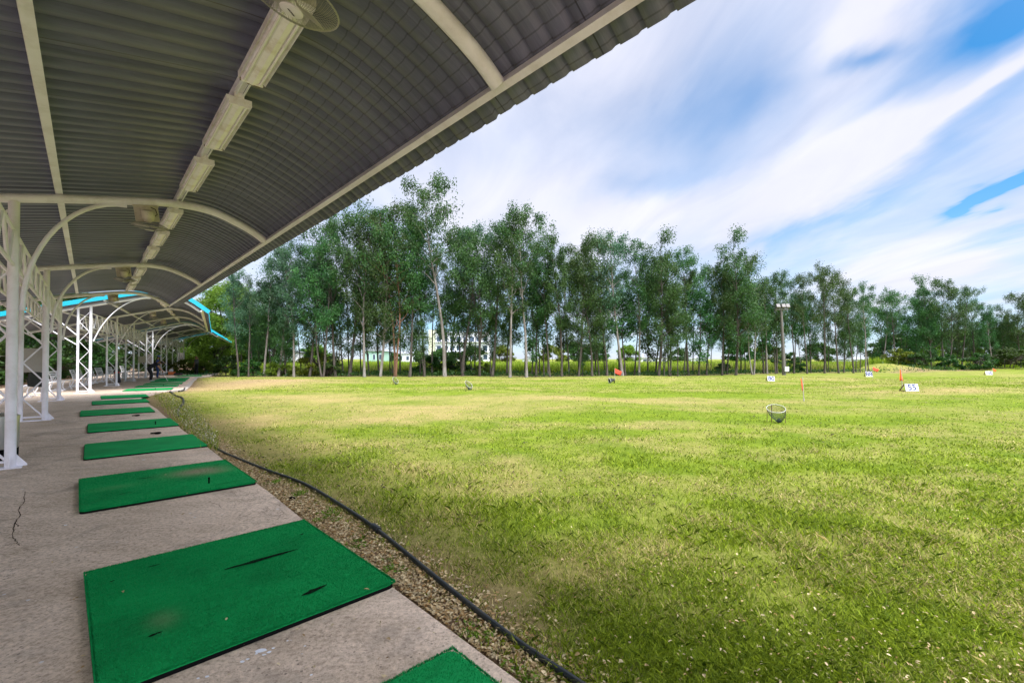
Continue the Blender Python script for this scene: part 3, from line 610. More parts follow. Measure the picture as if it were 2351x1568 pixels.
def shelter(name, label, L, us, prof_pts, roof_u, wm, s_p, post_h, truss_h=(2.70, 3.17), extra=0.36, purl=(0.44, 1.78), fascia_near=False, brace_top=1.15, brace_h=2.1, end_s=None, rear=True, nx=None, skip=(), bmix=0.0, pr=(.056, .045, .0165)):
    root = empty(name, L(0, us[0]), label=label, cat='shelter')
    root.matrix_world
    def P(mb, nm, m, smooth=True, **kw):
        o = mb.build(nm, m, None, smooth, **kw); o.parent = root; o.matrix_parent_inverse = Matrix.Translation(-root.location); return o
    prof = smooth_profile(prof_pts, 5); sheet = offset(prof, 0.135, extra)
    # roof: grey underside sheet and painted upper sheet, one part each
    under = link('roof_underside', roof_mesh(L, sheet, *roof_u), M['roofunder'], root); under.matrix_parent_inverse = Matrix.Translation(-root.location)
    top = link('roof_top', roof_mesh(L, sheet, *roof_u, z=0.004), M['cyan'], root, label='cyan painted roof covering'); top.matrix_parent_inverse = Matrix.Translation(-root.location)
    if fascia_near:
        for ue, sg in ((roof_u[0], -1), (roof_u[1], 1)):
            fb = MB(); lo = offset(prof, 0.10, extra); hi = offset(prof, 0.10 + fascia_near, extra)
            n = len(lo); vs = [L(p.x, ue + sg * 0.03, p.y) for p in lo] + [L(p.x, ue + sg * 0.03, p.y) for p in hi] + [L(p.x, ue + sg * 0.055, p.y) for p in lo] + [L(p.x, ue + sg * 0.055, p.y) for p in hi]
            fs = []
            for i in range(n - 1):
                fs += [(i, i + 1, n + i + 1, n + i), (2 * n + i, 3 * n + i, 3 * n + i + 1, 2 * n + i + 1), (i, 2 * n + i, 2 * n + i + 1, i + 1), (n + i, n + i + 1, 3 * n + i + 1, 3 * n + i)]
            fs += [(0, n, 3 * n, 2 * n), (n - 1, 3 * n - 1, 4 * n - 1, 2 * n - 1)]
            fb.add(vs, fs); P(fb, 'end_flashing', M['cyan'], False)
    gap = 0.40
    for u in us:
        if u in skip: continue
        ab = MB(); ab.tube([L(p.x, u, p.y) for p in prof], 0.062, 14); P(ab, 'arch_beam', wm)
        h0 = h_at(prof, 0) - 0.05
        a = MB(); a.tube([L(0, u, 0.012), L(0, u, h0)], pr[0], 18); P(a, 'post', wm)
        h1 = h_at(prof, -gap) - 0.05
        a = MB(); a.tube([L(-gap, u, 0.012), L(-gap, u, h1)], pr[1], 16); P(a, 'post', wm)
        z = MB(); h = 0.12; side = 0; xs = (-.05, -gap + .04)
        z.tube([L(-gap + .04, u, 0.09), L(-.05, u, 0.09)], 0.017, 8)
        while h < 3.1:
            z.tube([L(xs[side], u, h), L(xs[1 - side], u, h + .40)], pr[2], 8)
            h += 0.415; side = 1 - side
        P(z, 'lacing', wm)
        g = MB(); g.box(L(-gap / 2, u, 0.010), (gap + .22, 0.15, 0.018), Matrix.Rotation(L.a, 3, 'Z'))
        for (sx, sy, dx, dy) in ((.056, 0, .10, 0), (0, .056, 0, .07), (0, -.056, 0, -.07)):
            p0, p1 = L(sx, u + sy, 0.02), L(sx + dx, u + sy + dy, 0.02); t = Vector((0, 0, .16)); d = (p1 - p0).normalized(); w = Vector((-d.y, d.x, 0)) * 0.005
            vs = [p0 - w, p1 - w, p1 - w + Vector((0, 0, .02)), p0 - w + t, p0 + w, p1 + w, p1 + w + Vector((0, 0, .02)), p0 + w + t]
            g.add(vs, [(0, 1, 2, 3), (7, 6, 5, 4), (0, 4, 5, 1), (1, 5, 6, 2), (2, 6, 7, 3), (3, 7, 4, 0)])
        P(g, 'base_plate', wm, False)
        # curved front brace: rises from the post, bends over to meet the beam
        b = MB(); pts = []; bt = brace_top; H1 = h_at(prof, bt) - 0.075; H0 = brace_h
        for k in range(15):
            th = pi / 2 * k / 14; pts.append(L(0.088 + (bt - 0.088) * ((1 - bmix) * (1 - cos(th)) + bmix * k / 14), u, H0 + (H1 - H0) * sin(th)))
        b.tube(pts, 0.03 if bmix == 0 else .022, 10); P(b, 'brace', wm)
        if rear:
            for (sa, ha, sb) in ((-gap - .04, 2.05, -1.9), (-gap - .04, 2.45, -1.25)):
                b = MB(); b.tube([L(sa, u, ha), L(sb, u, h_at(prof, sb) - .06)], 0.022, 8); P(b, 'rear_strut', wm)
    # trusses between the frames
    per = 1.08
    for s0 in ((0.0, -gap) if rear else (0.0,)):
        for ua, ub in zip(us[:-1], us[1:]):
            tr = MB(); r0 = 0.05; off = 0.0
            lo, hi = truss_h if s0 == 0 else (truss_h[0] - .05, truss_h[1] - .05)
            for h in (lo, hi): tr.tube([L(s0, ua + r0, h), L(s0, ub - r0, h)], 0.024, 8)
            nn = max(2, round((ub - ua) / per * 2)); st = (ub - ua - 2 * r0) / nn
            for k in range(nn):
                a_, b_ = (hi, lo) if k % 2 == 0 else (lo, hi)
                tr.tube([L(s0, ua + r0 + st * (k + .12), a_), L(s0, ua + r0 + st * (k + .88), b_)], 0.021, 8)
            P(tr, 'truss', wm)
    for s0 in list(purl) + ([-1.1, -2.3] if rear else []):
        i = min(range(len(prof)), key=lambda k: abs(prof[k].x - s0)); t = (prof[min(i + 1, len(prof) - 1)] - prof[i - 1]).normalized()
        nrm = L.v * (-t.y) + Vector((0, 0, t.x)); h = h_at(prof, s0)
        pb = MB(); c = L(s0, 0, h) + nrm * 0.097
        pb.bar(c + L.u * roof_u[0], c + L.u * (roof_u[1] - .02), 0.075, 0.065, up=nrm); P(pb, 'purlin', wm, False)
    e = prof[-1]; t = (prof[-1] - prof[-2]).normalized(); nrm = L.v * (-t.y) + Vector((0, 0, t.x))
    pb = MB(); c = L(e.x, 0, e.y) + nrm * 0.06 + (L.v * t.x + Vector((0, 0, t.y))) * 0.03
    pb.bar(c + L.u * roof_u[0], c + L.u * (roof_u[1] - .02), 0.055, 0.13, up=nrm); P(pb, 'eave_beam', wm, False)
    return root, prof

PA = [(-2.7, 2.93), (-1.3, 3.28), (0, 3.60), (1.37, 3.875), (1.85, 3.935), (2.25, 3.915), (2.6, 3.80), (2.86, 3.68), (3.045, 3.56)]
PB = [(-3.4, 2.75), (-1.7, 3.24), (0, 3.73), (2.04, 4.26), (2.46, 4.30), (3.0, 4.21), (3.45, 3.98), (3.85, 3.68)]
PC = [(-3.4, 2.75), (-1.7, 3.24), (0, 3.73), (2.04, 4.26), (2.6, 4.28), (3.2, 4.08), (3.8, 3.72), (4.35, 3.35)]
UA = [-6.35, 0.0, 6.45, 13.3]
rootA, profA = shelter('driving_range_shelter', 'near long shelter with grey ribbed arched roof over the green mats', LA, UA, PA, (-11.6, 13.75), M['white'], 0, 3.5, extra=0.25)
UB = [0.0, 6.15, 12.25, 18.3]
rootB, profB = shelter('driving_range_shelter', 'middle shelter with cyan roof edge and brighter white lattice posts', LB, UB, PB, (-0.35, 18.9), M['whiteB'], 0, 3.6, truss_h=(2.78, 3.40), extra=0.30, purl=(0.5, 2.1), fascia_near=0.18, pr=(.049, .043, .0125), bmix=.5, brace_top=2.0, brace_h=2.2)
UC = [0.0, 6.1, 12.2, 16.6]
rootC, profC = shelter('driving_range_shelter', 'farthest shelter at the end of the tee with low cyan eave tip', LC, UC, PC, (-0.3, 17.2), M['whiteB'], 0, 3.6, truss_h=(2.78, 3.40), extra=0.15, purl=(0.5, 2.1), fascia_near=0.18, pr=(.049, .043, .0125), bmix=.5, brace_top=2.2, brace_h=2.2)

# ---------------------------------------------------------------- lamps under the near and middle roofs
def lamp_meshes():
    hous = MB(); hous.box((0, 0, 0.0), (0.10, 1.26, 0.05))
    refl = MB(); w = 0.105
    prof = [(-.125, -.035), (-.10, -.012), (-.045, -.045), (0, -.055), (.045, -.045), (.10, -.012), (.125, -.035)]
    vs = [(x, y, z - .02) for y in (-.625, .625) for x, z in prof] + [(x, y, .004) for y in (-.625, .625) for x in (-.125, .125)]
    n = 7; fs = [(i, i + 1, n + i + 1, n + i) for i in range(6)] + [(14, 16, 17, 15), (0, 7, 16, 14), (6, 15, 17, 13), (0, 14, 15, 6, 5, 4, 3, 2, 1), (7, 8, 9, 10, 11, 12, 13, 17, 16)]
    refl.add(vs, fs)
    tb = MB(); tb2 = MB()
    tb.tube([(-.075, -.60, -.062), (-.075, .60, -.062)], 0.013, 10); tb2.tube([(.075, -.60, -.062), (.075, .60, -.062)], 0.013, 10)
    caps = []
    for y in (-.612, .612): c_ = MB(); c_.box((0, y, -.045), (.20, .022, .05)); caps.append(c_)
    gr = MB(); gr.box((0.01, .645, -.02), (.22, .04, .05)); gr.box((.03, .67, -.03), (.12, .03, .03))
    return hous, refl, tb, tb2, caps, gr
def make_lamp():
    r = empty('ceiling_lamp'); h, f, t1, t2, c, g = lamp_meshes()
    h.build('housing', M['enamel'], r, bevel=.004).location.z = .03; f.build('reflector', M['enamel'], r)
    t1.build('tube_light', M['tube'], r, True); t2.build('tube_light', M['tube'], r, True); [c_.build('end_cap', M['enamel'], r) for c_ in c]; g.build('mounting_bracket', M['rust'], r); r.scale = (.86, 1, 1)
    return r
lamp0 = make_lamp(); first = True
lamp_labels = {-5.1: 'fluorescent ceiling lamp nearest the camera, just past the big fan', -3.4: 'fluorescent ceiling lamp second from the big near fan', -1.6: 'fluorescent ceiling lamp just before the second arched beam',
               1.0: 'fluorescent ceiling lamp beside the fan on the second arched beam', 2.75: 'middle fluorescent lamp of the second roof bay', 4.5: 'fluorescent lamp at the far end of the second roof bay',
               7.6: 'fluorescent ceiling lamp behind the fan on the third arched beam', 9.5: 'fluorescent ceiling lamp in the middle of the third roof bay', 11.4: 'fluorescent ceiling lamp at the end of the near roof', }
def put_lamp(L, prof, s, u, label, drop=0.0):
    global first
    o = lamp0 if first else copy_tree(lamp0); first = False
    o.location = L(s, u, h_at(prof, s) + 0.05 - drop); o.rotation_euler = (0, radians(-2), L.a)
    prop(o, label, 'lamp', 'fluorescent lamps under the roofs')
for u, lb in lamp_labels.items(): put_lamp(LA, profA, 1.785, u, lb, .035)
for i, u in enumerate((2.0, 4.2, 8.0, 10.4, 14.4)): put_lamp(LB, profB, 2.15, u, 'fluorescent lamp under the middle shelter, number %s from its near end' % ('one', 'two', 'three', 'four', 'five')[i])
# wiring conduits between the near lamps
for s in (1.76, 1.82):
    mb = MB(); mb.tube([LA(s, u, h_at(profA, s) + .045) for u in (-5.6, 12.5)], 0.009, 6)
    mb.build('wiring_conduit', M['whiteB'], smooth=True, label='thin white conduit %s linking the ceiling lamps' % ('on the post side' if s < 1.8 else 'on the field side'), cat='conduit')

# ---------------------------------------------------------------- fans
def make_fan(text=False):
    r = empty('ceiling_fan')
    pl = MB(); pl.box((0, 0, -.12), (.30, .012, .24)); pl.box((0, 0, -.002), (.32, .06, .014)); pl.build('mounting_plate', M['fanplastic'], r, bevel=.004)
    mo = MB(); mo.lathe([(.02, .12), (.07, .11), (.082, .05), (.082, 0), (.06, -.05), (.03, -.07)], 20, (0, -.10, -.20), M=Matrix.Rotation(radians(24), 3, 'X')); mo.build('motor', M['fanplastic'], r, True)
    tilt = empty_mat = Matrix.Rotation(radians(12), 3, 'X') @ Matrix.Rotation(radians(9), 3, 'Y'); c = Vector((0, -.09, -.33))
    Rr = .235
    cg = MB()
    cg.tube([c + tilt @ Vector((Rr * cos(a), Rr * sin(a), 0)) for a in np.linspace(0, 2 * pi, 41)], .005, 6, cap=False)
    n = 64
    for i in range(n):
        for sgn in (-1, 1):
            a = 2 * pi * i / n; pts = []
            for k in range(6):
                q = k / 5; rad = .06 + (Rr - .06) * q; tw = a + sgn * 0.0 + .45 * (1 - q); zz = sgn * (.055 * (1 - q ** 2.4))
                pts.append(c + tilt @ Vector((rad * cos(tw), rad * sin(tw), zz)))
            cg.tube(pts, .0013, 3, cap=False)
    cg.build('cage', M['wire'], r)
    bl = MB()
    for i in range(3):
        a = 2 * pi * i / 3 + .5; vs = []
        for q in (0.02, .07, .12, .17, .205):
            wd = .05 + .055 * sin(pi * min(1, q / .21) * .9); 
            for s_ in (-1, 0, 1):
                an = a + s_ * wd / max(q, .05) * .5; vs.append(c + tilt @ Vector((q * cos(an), q * sin(an), s_ * .016)))
        bl.add(vs, [(3 * k + j, 3 * k + j + 1, 3 * k + j + 4, 3 * k + j + 3) for k in range(4) for j in range(2)])
    o = bl.build('blades', M['blade'], r, True); sm = o.modifiers.new('thickness', 'SOLIDIFY'); sm.thickness = .003
    hb = MB(); hb.lathe([(.001, -.066), (.045, -.066), (.06, -.060), (.062, -.05)], 28, c, M=tilt); hb.build('hub_cover', M['fanwhite'], r, True)
    cb = MB(); cb.tube([(.06, -.01, -.02), (.11, -.05, -.06), (.12, -.07, -.14), (.08, -.10, -.18), (.03, -.12, -.17)], .006, 6); cb.build('cable', M['dark'], r, True)
    return r
fan0 = make_fan()
for i, (L, pr, s, u, lb) in enumerate([(LA, profA, 1.555, -6.27, 'large wall fan at the top edge with white hub and wire cage'), (LA, profA, 1.37, 0, 'fan hanging under the second arched beam beside a lamp'), (LA, profA, 1.37, 6.45, 'fan hanging under the third arched beam'),
                                       (LA, profA, 1.37, 13.3, 'fan under the last arched beam of the near shelter, before the cyan strip'), (LB, profB, 1.5, 6.15, 'fan under the second beam of the middle shelter'), (LB, profB, 1.5, 12.25, 'fan under the third beam of the middle shelter')]):
    o = fan0 if i == 0 else copy_tree(fan0)
    o.location = L(s, u, h_at(pr, s) - (.066 if i else .17)); o.rotation_euler = (0, radians(-8) if i else 0, L.a + (0 if i else 0))
    prop(o, lb, 'fan', 'fans under the arched beams')
def small_text(body, size, mat_, parent=None, loc=(0, 0, 0), rot=(0, 0, 0), bold=0.0, xs=1.0, extr=0.001, name='lettering'):
    cu = bpy.data.curves.new(name, 'FONT'); cu.body = body; cu.size = size; cu.align_x = 'CENTER'; cu.align_y = 'CENTER'; cu.offset = bold; cu.extrude = extr; cu.resolution_u = 6
    tmp = bpy.data.objects.new(name, cu); C.objects.link(tmp); dg = bpy.context.evaluated_depsgraph_get(); me = bpy.data.meshes.new_from_object(tmp.evaluated_get(dg))
    bpy.data.objects.remove(tmp); me.transform(Matrix.Diagonal((xs, 1, 1, 1))); me.materials.clear()
    o = link(name, me, mat_, parent); o.location = loc; o.rotation_euler = rot; return o
_t = Matrix.Rotation(radians(12), 3, 'X') @ Matrix.Rotation(radians(9), 3, 'Y')
small_text('HATARI', .016, M['dark'], fan0, Vector((0, -.09, -.33)) + _t @ Vector((0, 0, -.0672)), (_t @ Matrix.Rotation(pi, 3, 'X') @ Matrix.Rotation(radians(-40), 3, 'Z')).to_euler(), .0006, extr=.0004)

# ---------------------------------------------------------------- tee mats
def rounded_slab(w, l, h, r=0.05, z0=0.0, seg=5, warp=None):
    pts = []
    for (cx, cy, a0) in ((w - r, l - r, 0), (r, l - r, pi / 2), (r, r, pi), (w - r, r, 1.5 * pi)):
        for k in range(seg + 1): a = a0 + pi / 2 * k / seg; pts.append((cx + r * cos(a), cy + r * sin(a)))
    n = len(pts); mb = MB(); e = 0.008
    cx, cy = w / 2, l / 2
    ins = [(x + (cx - x) / w * e * 2, y + (cy - y) / l * e * 2) for x, y in pts]
    mb.add([(x, y, z0) for x, y in pts] + [(x, y, z0 + h - e) for x, y in pts] + [(x, y, z0 + h) for x, y in ins],
           [tuple(range(n - 1, -1, -1))] + [(i, (i + 1) % n, n + (i + 1) % n, n + i) for i in range(n)] + [(n + i, n + (i + 1) % n, 2 * n + (i + 1) % n, 2 * n + i) for i in range(n)] + [tuple(2 * n + i for i in range(n))])
    return mb
T0 = mat_turf('green_artificial_turf', []); 
def fuzz(w, l, z, n, seed, k=1.0):
    r = np.random.RandomState(seed); x = r.rand(n) * (w - .02) + .01; y = r.rand(n) * (l - .02) + .01
    ne = n // 5; side = r.randint(0, 4, ne); q = r.rand(ne)
    x[:ne] = np.where(side < 2, q * w, np.where(side == 2, 0.002, w - .002)); y[:ne] = np.where(side == 0, 0.002, np.where(side == 1, l - .002, q * l))
    a = r.rand(n) * 2 * pi; ln = r.uniform(.006, .012, n) * k; wd = .0022 * k; ta = r.rand(n) * 2 * pi; tl = ln * .5
    zz = np.where(np.arange(n) < ne, z - r.rand(n) * .012, z - .001)
    v = np.zeros((n, 3, 3)); v[:, 0] = np.stack([x - wd * np.cos(a), y - wd * np.sin(a), zz], 1); v[:, 1] = np.stack([x + wd * np.cos(a), y + wd * np.sin(a), zz], 1)
    v[:, 2] = np.stack([x + tl * np.cos(ta), y + tl * np.sin(ta), zz + ln], 1)
    return v.reshape(-1, 3), np.arange(3 * n).reshape(n, 3)
def tee_mat(corner, L, label, w=1.5, l=1.55, wear=(), slits=(), tee=None, fz=0, rot=0.0, lift=0.0, m=None):
    """corner = near right corner on the floor; the mat extends back (-s) by w and along +u by l"""
    root = empty('tee_mat', corner, L.a + rot, label=label, cat='mat', group='green tee mats along the concrete floor')
    tm = mat_turf('green_artificial_turf', wear) if wear else T0
    b = rounded_slab(w, l, .018, .045, 0.001); b.v = [(x - w, y, z) for x, y, z in b.v]; b.build('rubber_base', M['rubber'], root)
    t = rounded_slab(w - .012, l - .012, .019, .045, .0195); t.v = [(x - w + .006, y + .006, z) for x, y, z in t.v]
    if fz:
        v, f = fuzz(w, l, .0375, fz, len(label)); v[:, 0] -= w; t.add([tuple(p) for p in v], [tuple(q) for q in f])
    t.build('turf', tm, root)
    for (x0, y0, x1, y1, wd) in slits:
        s = MB(); n = 9; up = []; dn = []
        for k in range(n):
            q = k / (n - 1); ww = wd * sin(pi * min(1, max(0, .08 + q * .9))) * 1.2 * (.6 + .5 * rnd.random()); px_, py_ = x0 + (x1 - x0) * q, y0 + (y1 - y0) * q + rnd.uniform(-.003, .003)
            up.append((px_, py_ + ww / 2, .0445)); dn.append((px_, py_ - ww / 2, .0445))
        s.add(up + dn, [(n + i, n + i + 1, i + 1, i) for i in range(n - 1)]); s.build('tear', M['tear'], root, label='dark worn slit in the turf')
    if tee:
        s = MB(); s.lathe([(.011, .03), (.009, .055), (.010, .10), (.013, .105)], 12, (tee[0], tee[1], 0)); s.build('rubber_tee', M['rubber'], root, True)
    return root
NR = {1: (908, 1338), 2: (590, 1108), 3: (478, 1024), 4: (412, 977), 5: (357, 946), 6: (344, 924), 7: (343, 912)}
FR0 = gp(1040, 1483, .038) - LA.u * 1.55
tee_mat((FR0.x, FR0.y, 0), LA, 'green tee mat cut off by the bottom edge of the photo', fz=60000, slits=[(-.9, .4, -.6, .42, .012)])
def matA(k, label, **kw):
    p = gp(NR[k][0], NR[k][1] - 2, .03); return tee_mat((p.x, p.y, 0), LA, label, **kw)
matA(1, 'largest visible green mat with a long dark slit across it', fz=110000, l=1.55, w=1.41, rot=radians(1.7), wear=[(-1.12, .50, .065, .10, .3)], slits=[(-.74, .93, -.26, .93, .042), (-.50, .22, -.33, .25, .04), (-.16, 1.2, -.12, 1.21, .02), (-1.1, 1.34, -1.03, 1.33, .014), (-1.2, .35, -1.14, .36, .022), (-1.3, 1.25, -1.27, 1.25, .012)])
matA(2, 'green mat with a pale worn patch and a black tee, second fully visible', fz=45000, l=1.56, w=1.49, rot=radians(.8), wear=[(-.42, 1.02, .26, .19, 1.0), (-.25, .85, .15, .10, .4), (-1.2, .8, .2, .1, .15)], slits=[(-1.0, 1.05, -.83, 1.06, .02), (-.2, 1.25, -.12, 1.25, .02), (-1.22, .38, -1.08, .44, .012), (-.45, .13, -.02, .17, .008)], tee=(-.42, .28))
matA(3, 'third fully visible green mat, with a black rubber ring lying behind it', l=1.5)
matA(4, 'fourth green mat with a short black tee near its front edge', w=1.46, l=1.5, tee=(-.38, .35))
matA(5, 'fifth green mat, set farther left and nearest the base of the second post', w=1.5, l=1.5)
matA(6, 'sixth green mat beside the white flowering weeds', w=1.42, l=1.5)
matA(7, 'seventh green mat at the corner of the near floor', w=1.36, l=1.5)
ordn = ['first', 'second', 'third', 'fourth', 'fifth', 'sixth', 'seventh', 'eighth', 'ninth', 'tenth', 'eleventh', 'twelfth']
fmats = [(LB, 2.75, .35), (LB, 2.8, 3.5), (LB, 2.85, 6.3), (LB, 2.85, 9.4), (LB, 2.85, 12.0), (LB, 2.85, 14.6), (LC, 3.25, -.5), (LC, 3.3, 3.0), (LC, 3.35, 6.6), (LC, 3.4, 10.2), (LC, 3.4, 13.8), (LC, 3.4, 17.0)]
for i, (L, s, u) in enumerate(fmats):
    p = L(s, u)
    tee_mat((p.x, p.y, 0), L, 'green mat past the bend in the tee, %s counting from the bend' % ordn[i] if i < 11 else 'farthest green mat at the end of the tee', w=1.75, l=1.5, tee=(-.6, .3) if i in (0, 1, 4) else None)
def ring_tee(px, py, label, r=.045):
    p = gp(px, py); mb = MB(); mb.tube([p + Vector((r * cos(a), r * sin(a), .02 + r * .0)) for a in np.linspace(0, 2 * pi, 17)], .014, 8, cap=False)
    mb.tube([p + Vector((-r, 0, .02)), p + Vector((-r - .07, -.03, .015))], .012, 8); mb.lathe([(r * .9, 0.002), (r * .9, .006)], 16, p)
    o = mb.build('rubber_tee_ring', M['rubber'], smooth=True, label=label, cat='tee ring', group='loose black rubber tee rings')
ring_tee(362, 996, 'black rubber ring lying at the back edge of the third mat')
ring_tee(315, 955, 'black rubber ring lying in front of the fifth mat', .04)
ring_tee(1093 * 1, 1855 * .6122 + 0, 'small dark rubber ring in the leaf litter beside the concrete', .03) if False else None
q = gp(671, 1136); mb = MB(); mb.lathe([(.035, 0), (.03, .02), (.012, .03), (.012, .05)], 12, (q.x, q.y, -.05), M=Matrix.Rotation(radians(50), 3, 'X')); mb.build('rubber_tee_ring', M['rubber'], smooth=True, label='broken black rubber tee lying in the leaf litter beside the floor', cat='tee ring', group='loose black rubber tee rings')

# ---------------------------------------------------------------- hose
def hose(pix, r, label, z=.03):
    pts = [gp(x, y) for x, y in pix]; pts = crv(pts, 6); pts = [Vector((p.x, p.y, (-.025 if p.y < 8 else tz(p.x, p.y) + z))) for i, p in enumerate(pts)]
    mb = MB(); mb.tube(pts, r, 12); root = mb.build('hose', M['hose'], smooth=True, label=label, cat='hose'); return root, pts
hs, hpts = hose([(485, 992), (483, 1005), (489, 1018), (510, 1033), (560, 1054), (620, 1077), (700, 1106), (790, 1158), (862, 1206), (950, 1276), (1060, 1364), (1190, 1462), (1350, 1568), (1600, 1733)], .0175, 'black hose running along the grass beside the concrete floor')
cp = MB(); k = min(range(len(hpts)), key=lambda i: (hpts[i] - gp(862, 1207)).length); dd = (hpts[k + 1] - hpts[k - 1]).normalized(); cp.tube([hpts[k] - dd * .07, hpts[k] - dd * .05, hpts[k] + dd * .05, hpts[k] + dd * .07], [.027, .033, .033, .027], 14); cp.build('coupling', M['hose'], hs, True)
hose([(410, 955), (409, 945), (412, 935), (420, 928), (421, 918), (416, 912), (405, 909), (395, 903), (388, 899)], .03, 'kinked dark hose lying on the straw coloured patch by the bend')
hose([(399, 887), (405, 884), (417, 888), (424, 893), (418, 898), (410, 900)], .03, 'short curl of dark hose near the pale kerb')
hose([(414, 873), (422, 877), (430, 881), (425, 884), (412, 886)], .03, 'smallest piece of dark hose, farthest along the kerb')

# ---------------------------------------------------------------- benches
def make_bench():
    r = empty('garden_bench'); W = 1.22
    for x in (-W / 2 + .06, W / 2 - .06):
        b = MB()
        b.tube(crv([(x, .27, 0), (x, .20, .12), (x, .19, .28), (x, .24, .42)], 4), .019, 8); b.tube(crv([(x, -.30, 0), (x, -.20, .16), (x, -.17, .36), (x, -.22, .60), (x, -.31, .88)], 4), .019, 8)
        b.tube([(x, .30, .015), (x, -.36, .015)], .017, 8); b.tube([(x, .25, .42), (x, -.18, .40)], .018, 8)
        b.build('side_frame', M['benchwhite'], r, True)
    s = MB()
    for k in range(5): s.box((0, .23 - k * .098, .445 - .004 * k), (W, .078, .022))
    s.build('seat', M['benchwhite'], r, bevel=.004)
    s = MB(); tl = radians(-18)
    for h in (.63, .73, .83): y = -.225 - (h - .6) * .32; s.box((0, y + .012, h + .02), (W, .02, .075), Matrix.Rotation(radians(18), 3, 'X'))
    for x in (-.36, -.12, .12, .36): s.bar((x, -.19, .43), (x, -.245, .63), .05, .014, up=(0, 1, 0))
    s.build('backrest', M['benchwhite'], r, bevel=.003)
    return r
bench0 = make_bench()
bus = [(-1.5, -1.62), (1.6, -1.60), (3.5, -1.62), (6.6, -1.55), (8.3, -1.62), (10.6, -1.6), (13.2, -1.6), (16.4, -1.55), (19.6, -1.6), (22.0, -1.6)]
for i, (u, s) in enumerate(bus):
    o = bench0 if i == 0 else copy_tree(bench0)
    o.location = LB(s, u); o.rotation_euler = (0, 0, LB.a - pi / 2 + radians(rnd.uniform(-6, 6)))
    prop(o, ['white slatted bench nearest the camera, partly behind a dark bag', 'white slatted bench between the second and third pairs of posts', 'white slatted bench just right of the third post pair, its full seat showing', 'white slatted bench behind the first bright lattice posts', 'white slatted bench right of the first bright lattice posts',
             'white slatted bench left of the second bright post pair', 'white slatted bench behind the golf bag', 'white slatted bench between the second and third bright post pairs', 'white slatted bench beyond the third bright post pair', 'farthest white slatted bench, behind the bending golfer'][i], 'bench', 'white slatted benches behind the tee')

# ---------------------------------------------------------------- boards, bag, bin
def board(name, p, w, h, rz, m, label, cat, t=.03, frame=None):
    r = empty(name, p, rz, label=label, cat=cat); b = MB(); b.box((0, 0, h / 2), (w, t, h)); b.build('panel', m, r, bevel=.004)
    f = MB()
    for x in (-w / 2 + .01, w / 2 - .01): f.bar((x, t * .7, -.0), (x, t * .7, h), .03, .02, up=(0, 1, 0))
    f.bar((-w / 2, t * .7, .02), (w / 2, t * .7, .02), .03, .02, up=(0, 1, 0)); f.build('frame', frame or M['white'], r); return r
c = atz(76, 853, 15.3); board('partition_board', (c.x, c.y, c.z - .02), .72, .80, radians(36), M['board'], 'plain grey board fixed behind the second and third pairs of posts', 'board')
c = atz(326, 833, 34.0); board('notice_board', (c.x, c.y, c.z), .44, .50, radians(30), M['noticeboard'], 'small beige board hung on the last posts of the middle shelter', 'board')
c = atz(340, 834, 39.0); board('partition_board', (c.x, c.y, c.z - .05), .5, .85, radians(30), M['board'], 'small grey board behind the tall bright post near the golfer', 'board')
c = atz(416, 828, 52.5); board('partition_board', (c.x, c.y, c.z - .1), .6, 1.0, radians(30), M['board'], 'pale grey board inside the farthest lattice posts', 'board')
c = atz(84, 888, 13.2); r = empty('canvas_bag', c, radians(35), label='sagging dark canvas bag hung behind the second pair of posts', cat='bag')
mb = MB(); mb.lathe([(.13, 0), (.185, .03), (.195, .14), (.18, .30), (.17, .40), (.12, .42)], 14); mb.v = [(x, y * .6, z + .01 * sin(x * 40)) for x, y, z in mb.v]; mb.build('bag_body', M['cloth'], r, True)
mb = MB(); mb.tube(crv([(-.15, 0, .06), (-.30, 0, .10), (-.42, .0, .22), (-.47, 0, .40), (-.50, 0, .6)], 5), .009, 6); mb.tube(crv([(-.14, .02, .03), (-.28, .02, .06), (-.40, .0, .18), (-.44, 0, .40), (-.42, 0, .52)], 5), .008, 6); mb.build('strap', M['dark'], r, True)
p = gp(-8, 1005); p = Vector((-6.98, 5.98, 0)) + Vector((-.33, .55, 0)); r = empty('steel_bin', p, label='shiny steel bin on a black base at the left edge behind the near post', cat='bin')
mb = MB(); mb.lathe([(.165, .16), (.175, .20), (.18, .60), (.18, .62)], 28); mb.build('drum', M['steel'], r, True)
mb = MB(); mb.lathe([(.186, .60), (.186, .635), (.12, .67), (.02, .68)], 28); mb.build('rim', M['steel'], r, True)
mb = MB(); mb.lathe([(.15, 0), (.17, .02), (.175, .17)], 28); mb.build('base', M['rubber'], r, True)

